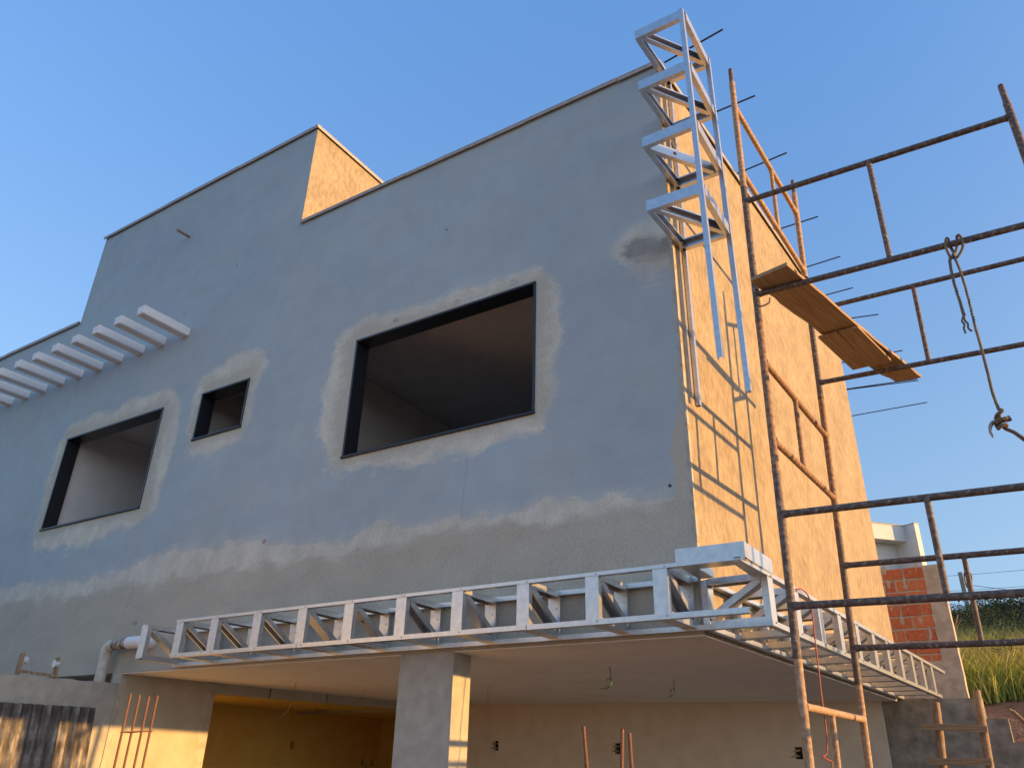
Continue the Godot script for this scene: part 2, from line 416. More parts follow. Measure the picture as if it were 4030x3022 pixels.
	# hairline cracks and drip lines
	for s in [[-3.33, 3.96, -3.42, 3.5, 0.50, 0.52, 0.52], [-1.83, 3.95, -1.86, 3.42, 0.26, 0.28, 0.29], [-5.9, 3.3, -6.05, 2.7, 0.22, 0.20, 0.17], [-6.7, 3.4, -6.95, 2.62, 0.24, 0.22, 0.18], [-1.35, 3.62, -1.1, 3.68, 0.36, 0.40, 0.42],
			[-0.62, 5.0, -0.64, 4.5, 0.42, 0.45, 0.46], [-0.7, 4.95, -0.71, 4.55, 0.42, 0.45, 0.46], [-2.35, 7.1, -2.37, 6.2, 0.27, 0.30, 0.31], [-1.9, 6.6, -1.92, 5.9, 0.38, 0.42, 0.43], [-7.4, 6.9, -7.43, 6.4, 0.28, 0.31, 0.32], [-3.9, 6.6, -3.93, 5.7, 0.28, 0.31, 0.32]]:
		var wob := 0.0
		for a in 400:
			var t := a / 400.0
			wob = clampf(wob + rng.randf_range(-0.002, 0.002), -0.02, 0.02)
			var xx := clampi(int((lerpf(s[0], s[2], t) + wob + 12.0) / px), 0, W - 1); var yy := clampi(int((8.8 - lerpf(s[1], s[3], t)) / px), 0, H - 1)
			im.set_pixel(xx, yy, im.get_pixel(xx, yy).lerp(lin(s[4], s[5], s[6]), 0.16))
	var m := StandardMaterial3D.new()
	m.albedo_texture = ImageTexture.create_from_image(im)
	var bi := Image.create_from_data(W, H, false, Image.FORMAT_L8, bump)
	bi.convert(Image.FORMAT_RGBA8)
	bi.bump_map_to_normal_map(3.0)
	m.normal_enabled = true
	m.normal_texture = ImageTexture.create_from_image(bi)
	m.normal_scale = 0.4
	m.roughness = 0.9
	m.texture_repeat = false
	return m

func side_material() -> StandardMaterial3D:
	var W := 1024
	var H := 928
	var px := 5.4 / W                                        # u: metres back from the corner, v: 7.3 down to 2.4
	var a := noise(2.2, 61, 5)
	var s := noise(14.0, 62, 5)
	var f := noise(40.0, 63, 2)
	var data := PackedByteArray()
	data.resize(W * H * 3)
	var bump := PackedByteArray()
	bump.resize(W * H)
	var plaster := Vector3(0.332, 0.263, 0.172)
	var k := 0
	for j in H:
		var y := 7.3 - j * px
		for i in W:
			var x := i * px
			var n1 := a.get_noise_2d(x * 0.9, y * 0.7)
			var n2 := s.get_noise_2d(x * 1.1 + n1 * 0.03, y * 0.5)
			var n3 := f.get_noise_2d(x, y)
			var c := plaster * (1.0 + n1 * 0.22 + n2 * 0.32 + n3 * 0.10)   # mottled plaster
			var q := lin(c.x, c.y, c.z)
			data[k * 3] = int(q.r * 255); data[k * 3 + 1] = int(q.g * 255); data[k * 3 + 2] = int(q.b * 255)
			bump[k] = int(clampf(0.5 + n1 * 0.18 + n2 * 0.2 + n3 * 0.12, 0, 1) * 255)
			k += 1
	var m := StandardMaterial3D.new()
	m.albedo_texture = ImageTexture.create_from_image(Image.create_from_data(W, H, false, Image.FORMAT_RGB8, data))
	var bi := Image.create_from_data(W, H, false, Image.FORMAT_L8, bump)
	bi.convert(Image.FORMAT_RGBA8)
	bi.bump_map_to_normal_map(2.5)
	m.normal_enabled = true
	m.normal_texture = ImageTexture.create_from_image(bi)
	m.normal_scale = 0.6
	m.roughness = 0.95
	m.texture_repeat = false
	return m

# ------------------------------------------------------------------ light
func make_sky() -> Sky:
	var W := 512
	var H := 256
	var im := Image.create(W, H, false, Image.FORMAT_RGBAF)
	for j in H:
		var el := (0.5 - (j + 0.5) / H) * PI
		for i in W:
			var az := (i + 0.5) / W * TAU
			var d := Vector3(sin(az) * cos(el), sin(el), -cos(az) * cos(el))
			var up := maxf(d.y, 0.0)
			var t := pow(1.0 - up, 2.3)
			var c := Vector3(0.10, 0.245, 0.55).lerp(Vector3(0.40, 0.58, 0.70), t)
			var cs := d.dot(sun_dir)
			c *= 0.86 + 0.42 * cs * cs                            # clear air scatters least at right angles to the sun
			var low := exp(-up * 2.6)
			c += Vector3(2.3, 1.75, 1.2) * low * pow(maxf(cs, 0.0), 3.0)     # the glow round a low sun
			if d.y < 0.0:
				c = c.lerp(Vector3(0.10, 0.075, 0.055), smoothstep(0.0, 0.06, -d.y))
			im.set_pixel(i, j, Color(c.x, c.y, c.z))
	var p := PanoramaSkyMaterial.new()
	p.panorama = ImageTexture.create_from_image(im)
	var s := Sky.new()
	s.sky_material = p
	return s

func make_light() -> void:
	var cam := Camera3D.new()
	cam.name = "camera"
	cam.position = Vector3(1.62, 1.7, 4.677)
	cam.rotation_degrees = Vector3(26.399, 32.959, 1.477)
	cam.fov = 52.39
	cam.near = 0.05
	cam.far = 3000.0
	add_child(cam)
	cam.current = true
	sun_dir = TOWARD_SUN.normalized()
	var env := Environment.new()
	env.background_mode = Environment.BG_SKY
	env.sky = make_sky()
	env.tonemap_mode = Environment.TONE_MAPPER_LINEAR
	env.tonemap_exposure = 1.5
	env.sdfgi_enabled = true
	env.ssao_enabled = true
	env.ssil_enabled = true
	var we := WorldEnvironment.new()
	we.name = "world"
	we.environment = env
	add_child(we)
	var sun := DirectionalLight3D.new()
	sun.name = "sun"
	sun.light_color = lin(1.0, 0.55, 0.17)
	sun.light_energy = 1.6
	sun.light_angular_distance = 0.5
	sun.shadow_enabled = true
	sun.basis = Basis.looking_at(-sun_dir)
	add_child(sun)

# ------------------------------------------------------------------ house
func cells(mb: MB, xs: Array, ys: Array, filled: Callable, place: Callable, thick: float, uvs: Callable) -> void:
	var nx := xs.size() - 1
	var ny := ys.size() - 1
	var full := func(i: int, j: int) -> bool:
		return i >= 0 and j >= 0 and i < nx and j < ny and filled.call((xs[i] + xs[i + 1]) / 2.0, (ys[j] + ys[j + 1]) / 2.0)
	var front: Vector3 = (place.call(1.0, 0.0, 0.0) - place.call(0.0, 0.0, 0.0)).cross(Vector3.UP)
	if front.dot(place.call(0.0, 0.0, 0.0) - place.call(0.0, 0.0, 1.0)) < 0.0: front = -front
	front = front.normalized()
	var along: Vector3 = (place.call(1.0, 0.0, 0.0) - place.call(0.0, 0.0, 0.0)).normalized()
	for i in nx:
		for j in ny:
			if not full.call(i, j): continue
			var x0: float = xs[i]; var x1: float = xs[i + 1]; var y0: float = ys[j]; var y1: float = ys[j + 1]
			var u00: Vector2 = uvs.call(x0, y0); var u10: Vector2 = uvs.call(x1, y0); var u11: Vector2 = uvs.call(x1, y1); var u01: Vector2 = uvs.call(x0, y1)
			for b in [0.0, thick]:
				mb.quadn(place.call(x0, y0, b), place.call(x1, y0, b), place.call(x1, y1, b), place.call(x0, y1, b), front if b == 0.0 else -front, u00, u10, u11, u01)
			if not full.call(i - 1, j): mb.quadn(place.call(x0, y0, 0.0), place.call(x0, y1, 0.0), place.call(x0, y1, thick), place.call(x0, y0, thick), -along, u00, u01, u01, u00)
			if not full.call(i + 1, j): mb.quadn(place.call(x1, y0, 0.0), place.call(x1, y1, 0.0), place.call(x1, y1, thick), place.call(x1, y0, thick), along, u10, u11, u11, u10)
			if not full.call(i, j - 1): mb.quadn(place.call(x0, y0, 0.0), place.call(x1, y0, 0.0), place.call(x1, y0, thick), place.call(x0, y0, thick), Vector3.DOWN, u00, u10, u10, u00)
			if not full.call(i, j + 1): mb.quadn(place.call(x0, y1, 0.0), place.call(x1, y1, 0.0), place.call(x1, y1, thick), place.call(x0, y1, thick), Vector3.UP, u01, u11, u11, u01)

func pb(parent: Node3D, called: String, m: Material, lo: Vector3, hi: Vector3, label := "") -> MeshInstance3D:
	var mb := MB.new()
	mb.box(lo, hi)
	return part(parent, called, mb, m, label)

func window(house: Node3D, x0: float, x1: float, y0: float, y1: float, label: String) -> void:
	var t := 0.022
	var f := 0.012
	var b := -0.158
	var mb := MB.new()
	mb.cbox(Vector3((x0 + x1) / 2, y1 - t / 2, (f + b) / 2), Vector3(x1 - x0, t, f - b), 0.002)
	var w := part(house, "window", mb, M.granite, label)
	w.name = "window" if taken.get("w_", 0) == 0 else "window_%03d" % taken.w_
	taken["w_"] = taken.get("w_", 0) + 1
	for s in [[x0 + t / 2], [x1 - t / 2]]:
		var jm := MB.new()
		jm.cbox(Vector3(s[0], (y0 + y1) / 2 + 0.004, (f + b) / 2 - 0.001), Vector3(t, y1 - y0 - t * 2 - 0.01, f - b - 0.004), 0.002)
		part(w, "jamb", jm, M.granite)
	var sm := MB.new()
	sm.cbox(Vector3((x0 + x1) / 2 - 0.003, y0 + 0.011, -0.069), Vector3(x1 - x0 + 0.012, 0.026, 0.178), 0.006)
	part(w, "sill", sm, M.granite)

func coping_run(house: Node3D, a: Vector3, b: Vector3, out: Vector3, cuts: Array) -> void:
	# sheet-metal coping in lengths that lap each other a little
	var d := b - a
	var l := d.length()
	d /= l
	var at := 0.0
	var k := 0
	for c in cuts + [l]:
		var dy := rng.randf_range(-0.004, 0.004)
		var tilt := rng.randf_range(-0.004, 0.004)
		var p := a + d * (at + 0.002); var q: Vector3 = a + d * (c - 0.002)
		var mb := MB.new()
		var bas := Basis(d, Vector3.UP, d.cross(Vector3.UP))
		mb.cbox((p + q) / 2 - out * 0.068 + Vector3(0, 0.012 + dy, 0), Vector3((q - p).length(), 0.012, 0.2), 0.003, bas)
		mb.cbox((p + q) / 2 + out * 0.026 + Vector3(0, -0.008 + dy + tilt, 0), Vector3((q - p).length() - 0.002, 0.038, 0.01), 0.003, bas)
		part(house, "coping", mb, M.coping)
		at = c
		k += 1

func build_house() -> Node3D:
	var house := thing("house", "unfinished two-storey house of grey plaster with an open garage below", "house", Vector3(-3, 0, -2.6))
	var W1 := [-8.076, -6.142, 4.138, 5.332]
	var W2 := [-5.470, -4.697, 4.781, 5.345]
	var W3 := [-3.202, -1.198, 4.160, 5.372]
	var wins := [W1, W2, W3]
	var fac := facade_material()
	var sid := side_material()
	print("wall textures done")
	# facade
	var mb := MB.new()
	cells(mb, [-12.0, XL, W1[0], W1[1], W2[0], W2[1], XB, W3[0], W3[1], 0.0], [SOF, W1[2], W3[2], W2[2], W1[3], W2[3], W3[3], TOP, TOPB],
		func(x: float, y: float) -> bool:
			if y > TOP and (x > XB or x < XL): return false
			for w in wins:
				if x > w[0] and x < w[1] and y > w[2] and y < w[3]: return false
			return true,
		func(x: float, y: float, d: float) -> Vector3: return Vector3(x, y, -d), 0.15,
		func(x: float, y: float) -> Vector2: return Vector2((x + 12.0) / 12.0, (8.8 - y) / 6.4))
	part(house, "front_wall", mb, fac, "grey-blue primed front wall with bare plaster patches round the windows")
	# ragged lip of plaster along the corner
	var lip := MB.new()
	var ny := noise(3.0, 71, 4)
	var y := 2.47
	while y < 5.35:
		var y1 := y + 0.045
		var w0 := 0.022 + 0.03 * ny.get_noise_1d(y * 3.0); var w1 := 0.022 + 0.03 * ny.get_noise_1d(y1 * 3.0)
		var h0 := maxf(0.001, 0.005 + 0.008 * ny.get_noise_1d(y * 5.0 + 50.0)); var h1 := maxf(0.001, 0.005 + 0.008 * ny.get_noise_1d(y1 * 5.0 + 50.0))
		if ny.get_noise_1d(y * 6.0 + 90.0) > -0.28:
			lip.face([Vector3(-w0, y, 0.0005), Vector3(-w1, y1, 0.0005), Vector3(-w1 * 0.3, y1, h1), Vector3(-w0 * 0.3, y, h0)], Vector3(-0.02, y, -1))
			lip.face([Vector3(-w0 * 0.3, y, h0), Vector3(-w1 * 0.3, y1, h1), Vector3(0.004, y1, h1 * 0.6), Vector3(0.004, y, h0 * 0.6)], Vector3(-0.02, y, -1))
			lip.face([Vector3(0.004, y, h0 * 0.6), Vector3(0.004, y1, h1 * 0.6), Vector3(0.004, y1, -0.03), Vector3(0.004, y, -0.03)], Vector3(-1, y, -0.01))
		y = y1
	part(house, "corner_plaster", lip, M.plaster, "rough broken plaster along the corner").set_meta("kind", "stuff")
	# side wall
	var sd := MB.new()
	var nrm := Vector3(1, 0, TA).normalized()
	cells(sd, [0.0, 5.24], [SOF, TOP], func(_x: float, _y: float) -> bool: return true,
		func(x: float, yy: float, d: float) -> Vector3: return Vector3(x * TA, yy, -x) - nrm * d + (Vector3(0, 0, -0.15) if d > 0.0 and x == 0.0 else Vector3.ZERO) + Vector3(0.0015, 0, -0.001), 0.15,
		func(x: float, yy: float) -> Vector2: return Vector2(x / 5.4, (7.3 - yy) / 4.9))
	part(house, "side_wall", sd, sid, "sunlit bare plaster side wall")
	# raised block and what closes the house behind its parapets
	var blk := MB.new()
	cells(blk, [0.15, 3.2], [5.9, TOPB], func(_x: float, _y: float) -> bool: return true,
		func(x: float, yy: float, d: float) -> Vector3: return Vector3(XB - d - 0.001, yy, -x), 0.15,
		func(x: float, yy: float) -> Vector2: return Vector2(x / 5.4 + 0.3, (9.2 - yy) / 4.9))
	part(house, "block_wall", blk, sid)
	var end := MB.new()
	end.quadn(Vector3(XB + 0.001, TOP, 0), Vector3(XB + 0.001, TOPB, 0), Vector3(XB + 0.001, TOPB, -0.151), Vector3(XB + 0.001, TOP, -0.151), Vector3.RIGHT, Vector2(0.27, 0.4), Vector2(0.27, 0.1), Vector2(0.3, 0.1), Vector2(0.3, 0.4))
	part(house, "block_wall", end, sid)
	pb(house, "block_wall", M.plaster, Vector3(XL, 5.9, -3.2), Vector3(XL + 0.15, TOPB, -0.15))
	pb(house, "block_wall", M.plaster, Vector3(XL, 5.9, -3.35), Vector3(XB, TOPB, -3.2))
	pb(house, "block_roof", M.plaster, Vector3(XL + 0.16, 8.3, -3.19), Vector3(XB - 0.16, 8.4, -0.16))
	pb(house, "roof_slab", M.plaster, Vector3(-11.9, 5.75, -5.0), Vector3(-0.2, 5.88, -0.155))
	pb(house, "back_wall", M.plaster, Vector3(-12.0, SOF, -5.24), Vector3(0.16, TOP - 0.2, -5.1))
	pb(house, "left_wall", M.plaster, Vector3(-12.15, 0, -5.24), Vector3(-12.005, TOP - 0.2, 0.0))
	pb(house, "rear_wing", M.plaster, Vector3(-4.0, 0, -9.6), Vector3(-0.3, TOP - 0.02, -5.26))
	# copings
	coping_run(house, Vector3(XB + 0.004, TOP, 0), Vector3(0.03, TOP, 0), Vector3(0, 0, 1), [0.75, 1.55, 2.35, 3.0, 3.95])
	coping_run(house, Vector3(0.0, TOP, 0.028), Vector3(5.24 * TA, TOP, -5.25), Vector3(1, 0, TA).normalized(), [2.1, 4.0])
	coping_run(house, Vector3(XL - 0.03, TOPB, 0), Vector3(XB + 0.032, TOPB, 0), Vector3(0, 0, 1), [1.5, 3.0])
	coping_run(house, Vector3(XB, TOPB, 0.03), Vector3(XB, TOPB, -3.35), Vector3(1, 0, 0), [1.9])
	coping_run(house, Vector3(-12.0, TOP - 0.01, 0), Vector3(XL - 0.004, TOP - 0.01, 0), Vector3(0, 0, 1), [1.4, 2.6])
	# windows
	window(house, W1[0], W1[1], W1[2], W1[3], "square black-framed window opening under the pergola beams")
	window(house, W2[0], W2[1], W2[2], W2[3], "small black-framed bathroom window opening")
	window(house, W3[0], W3[1], W3[2], W3[3], "large black-framed window opening near the corner")
	# rooms of the upper floor
	pb(house, "ceiling", M.room, Vector3(-11.9, 5.6, -5.0), Vector3(-0.16, 5.745, -0.155))
	pb(house, "upper_floor", M.concrete_floor, Vector3(-11.9, 2.62, -5.0), Vector3(-0.16, 2.75, -0.155))
	pb(house, "partition", M.room, Vector3(-4.1, 2.755, -4.95), Vector3(-4.0, 5.595, -0.155))
	pb(house, "partition", M.room, Vector3(-5.75, 2.755, -4.95), Vector3(-5.65, 5.595, -0.155))
	pb(house, "partition", M.room, Vector3(-8.2, 2.755, -4.95), Vector3(-8.1, 5.595, -0.155))
	pb(house, "partition", M.room, Vector3(-8.1, 2.755, -5.05), Vector3(-0.2, 5.595, -4.96))
	# pergola beams
	var bx := -6.0
	for i in 13:
		var bm := MB.new()
		var wv := 0.125 + rng.randf_range(-0.004, 0.004)
		bm.cbox(Vector3(bx - wv / 2 + rng.randf_range(-0.006, 0.006), 6.282 + rng.randf_range(-0.004, 0.004), 0.295), Vector3(wv + 0.004, 0.11, 0.63), 0.008, Basis(Vector3.UP, rng.randf_range(-0.025, 0.02)))
		part(house, "pergola_beam", bm, M.beam)
		bx -= 0.437 + rng.randf_range(-0.008, 0.008)
	# spout
	var sp := MB.new()
	sp.tube([Vector3(-6.515, 7.878, -0.05), Vector3(-6.515, 7.868, 0.185)], 0.019, 12)
	part(house, "drain_spout", sp, M.pole_wood)
	# rods let into the parapet
	for r in [[0.05, 7.25, -0.05, 0.59, 7.27, 0.0], [0.05, 7.25, -0.83, 0.61, 7.25, -0.82], [0.1, 7.25, -1.75, 0.66, 7.25, -1.70], [0.15, 7.25, -2.88, 0.69, 7.25, -2.87], [0.2, 7.25, -3.79, 0.74, 7.25, -3.76],
			[0.25, 7.25, -4.53, 0.73, 7.25, -4.53], [0.3, 7.25, -5.22, 0.89, 7.25, -5.36], [-0.35, 7.21, -6.43, 1.01, 7.25, -6.57], [-0.35, 7.21, -7.34, 1.07, 7.25, -7.71], [-0.35, 7.22, -7.35, 1.06, 7.26, -7.67], [-0.35, 7.21, -8.5, 1.08, 7.25, -8.63]]:
		var rm := MB.new()
		rm.tube([Vector3(r[0], r[1], r[2]), Vector3(r[3], r[4], r[5])], 0.008, 8)
		part(house, "steel_rod", rm, M.rod)
	# garage: ceiling, back wall, left wall with its opening, column
	var ce := MB.new()
	var cx := func(z: float) -> float: return -z * TA - 0.004
	var q := [Vector3(XW, 2.449, -0.006), Vector3(-0.006, 2.449, -0.006), Vector3(cx.call(-4.895), 2.449, -4.895), Vector3(XW, 2.53, -4.895)]
	ce.hexa([q[0], q[1], q[2], q[3], q[0] + Vector3(0, 0.009, 0), q[1] + Vector3(0, 0.009, 0), q[2] + Vector3(0, 0.009, 0), q[3] + Vector3(0, 0.09, 0)])
	part(house, "garage_ceiling", ce, M.slab)
	var sockets := [[-4.698, 2.004], [-2.912, 1.981], [-0.755, 1.951]]
	var bw := MB.new()
	var sx := [XW - 0.15]
	var sy := [0.0]
	for e in sockets: sx.append_array([e[0] - 0.04, e[0] + 0.04])
	for e in sockets: sy.append_array([e[1] - 0.06, e[1] + 0.06])
	sy.sort()
	cells(bw, sx + [0.16], sy + [2.6], func(x: float, yy: float) -> bool:
			for e in sockets:
				if absf(x - e[0]) < 0.04 and absf(yy - e[1]) < 0.06: return false
			return true,
		func(x: float, yy: float, d: float) -> Vector3: return Vector3(x, yy, -4.9 - d), 0.06, func(_x: float, _y: float) -> Vector2: return Vector2.ZERO)
	part(house, "garage_back_wall", bw, M.back_plaster)
	pb(house, "garage_back_wall", M.plaster, Vector3(XW - 0.15, 0, -5.05), Vector3(0.155, 2.6, -4.962))
	pb(house, "garage_left_wall", M.white_plaster, Vector3(XW - 0.15, 0, -1.105), Vector3(XW, 2.459, -0.0), "white plaster pier beside the garage opening")
	var strip_noise := noise(2.0, 73, 4)
	for e in [[-1.105, 1.0, 0.11], [-0.001, -1.0, 0.05]]:          # bare plaster left along the pier's edges
		var em := MB.new()
		var yy := 0.0
		while yy < 2.36:
			var y2 := yy + 0.06
			var w0: float = e[2] * (1.0 + 0.45 * strip_noise.get_noise_1d(yy * 4.0 + e[0] * 9.0)); var w1: float = e[2] * (1.0 + 0.45 * strip_noise.get_noise_1d(y2 * 4.0 + e[0] * 9.0))
			em.hexa([Vector3(XW - 0.01, yy, e[0]), Vector3(XW + 0.002, yy, e[0]), Vector3(XW + 0.0015, yy, e[0] + e[1] * w0), Vector3(XW - 0.01, yy, e[0] + e[1] * w0), Vector3(XW - 0.01, y2, e[0]), Vector3(XW + 0.002, y2, e[0]), Vector3(XW + 0.0015, y2, e[0] + e[1] * w1), Vector3(XW - 0.01, y2, e[0] + e[1] * w1)])
			yy = y2
		part(house, "edge_plaster", em, M.pillar)
	var lz := [-1.10, -1.838, -1.862, -2.738, -2.762, -4.9]
	var beam_piece := func(z0: float, z1: float, x0: float, x1: float) -> MB:
		var m := MB.new()
		var b0 := 2.365 - (z0 + 1.1) * 0.02; var b1 := 2.365 - (z1 + 1.1) * 0.02
		m.hexa([Vector3(x0, b0, z0), Vector3(x1, b0, z0), Vector3(x1, b1, z1), Vector3(x0, b1, z1), Vector3(x0, 2.6, z0), Vector3(x1, 2.6, z0), Vector3(x1, 2.6, z1), Vector3(x0, 2.6, z1)])
		return m
	var lint := part(house, "lintel", beam_piece.call(-1.10, -4.9, XW - 0.15, XW - 0.062), M.white_plaster)
	for k in 3:
		part(lint, "facing", beam_piece.call(lz[k * 2], lz[k * 2 + 1], XW - 0.06, XW), M.white_plaster)
	pb(house, "garage_column", M.plaster, Vector3(-2.335, 0, -0.215), Vector3(-1.845, 2.4585, -0.003))
	pb(house, "garage_floor", M.floor, Vector3(XW, 0.005, -4.9), Vector3(0.3, 0.06, 0.2))
	# room beyond the garage opening
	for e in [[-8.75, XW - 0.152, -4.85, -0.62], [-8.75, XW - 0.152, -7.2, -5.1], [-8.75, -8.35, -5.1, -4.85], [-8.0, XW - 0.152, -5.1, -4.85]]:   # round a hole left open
		pb(house, "inner_room_ceiling", M.bounce_ochre, Vector3(e[0], 2.5, e[2]), Vector3(e[1], 2.58, e[3]))
	var inner_sockets := [[-7.05, 1.78], [-6.8, 1.78], [-5.1, 2.0]]
	var iw := MB.new()
	cells(iw, [-7.2, -7.085, -7.015, -6.835, -6.765, -5.135, -5.065, -0.62], [0.0, 1.72, 1.84, 1.94, 2.06, 2.58], func(z: float, yy: float) -> bool:
			for e in inner_sockets:
				if absf(z - e[0]) < 0.035 and absf(yy - e[1]) < 0.06: return false
			return true,
		func(z: float, yy: float, d: float) -> Vector3: return Vector3(-8.75 - d, yy, z), 0.06, func(_z: float, _y: float) -> Vector2: return Vector2.ZERO)
	part(house, "inner_room_wall", iw, M.bounce_ochre)
	pb(house, "inner_room_wall", M.plaster, Vector3(-8.9, 0, -7.2), Vector3(-8.812, 2.58, -0.62))
	pb(house, "inner_room_wall", M.bounce_ochre, Vector3(-8.9, 0, -7.35), Vector3(XW - 0.152, 2.58, -7.2))
	pb(house, "inner_room_wall", M.bounce_ochre, Vector3(XW - 0.30, 0, -7.2), Vector3(XW - 0.152, 2.49, -4.95))
	pb(house, "lower_front_wall", M.plaster, Vector3(-12.0, 0, -0.61), Vector3(XW - 0.152, 2.6, -0.46))
	pb(house, "inner_room_floor", M.floor, Vector3(-8.75, 0.005, -7.2), Vector3(XW - 0.002, 0.05, -0.62))
	# electrical boxes let into the walls, with bits of conduit
	for e in sockets:
		var eb := MB.new()
		eb.box(Vector3(e[0] - 0.038, e[1] - 0.058, -4.96), Vector3(e[0] + 0.038, e[1] + 0.058, -4.95))
		var o := part(house, "socket_box", eb, M.box_dark)
		var ec := MB.new()
		ec.tube([Vector3(e[0] - 0.01, e[1] - 0.03, -4.95), Vector3(e[0] - 0.025, e[1] - 0.025, -4.87), Vector3(e[0] - 0.055, e[1] - 0.035, -4.85)], 0.011, 8)
		part(o, "conduit", ec, M.conduit)
		ec = MB.new()
		ec.tube([Vector3(e[0] + 0.01, e[1] + 0.03, -4.95), Vector3(e[0] - 0.01, e[1] + 0.02, -4.87), Vector3(e[0] - 0.045, e[1] + 0.025, -4.86)], 0.009, 8)
		part(o, "conduit", ec, M.conduit)
	for e in inner_sockets:
		pb(house, "socket_box", M.box_dark, Vector3(-8.81, e[1] - 0.058, e[0] - 0.033), Vector3(-8.80, e[1] + 0.058, e[0] + 0.033))
	return house

# ------------------------------------------------------------------ galvanised steel frames
func screw(mb: MB, p: Vector3, d: Vector3) -> void:
	mb.tube([p - d * 0.002, p + d * 0.002, p + d * 0.0035], [0.0055, 0.005, 0.0025], 8)

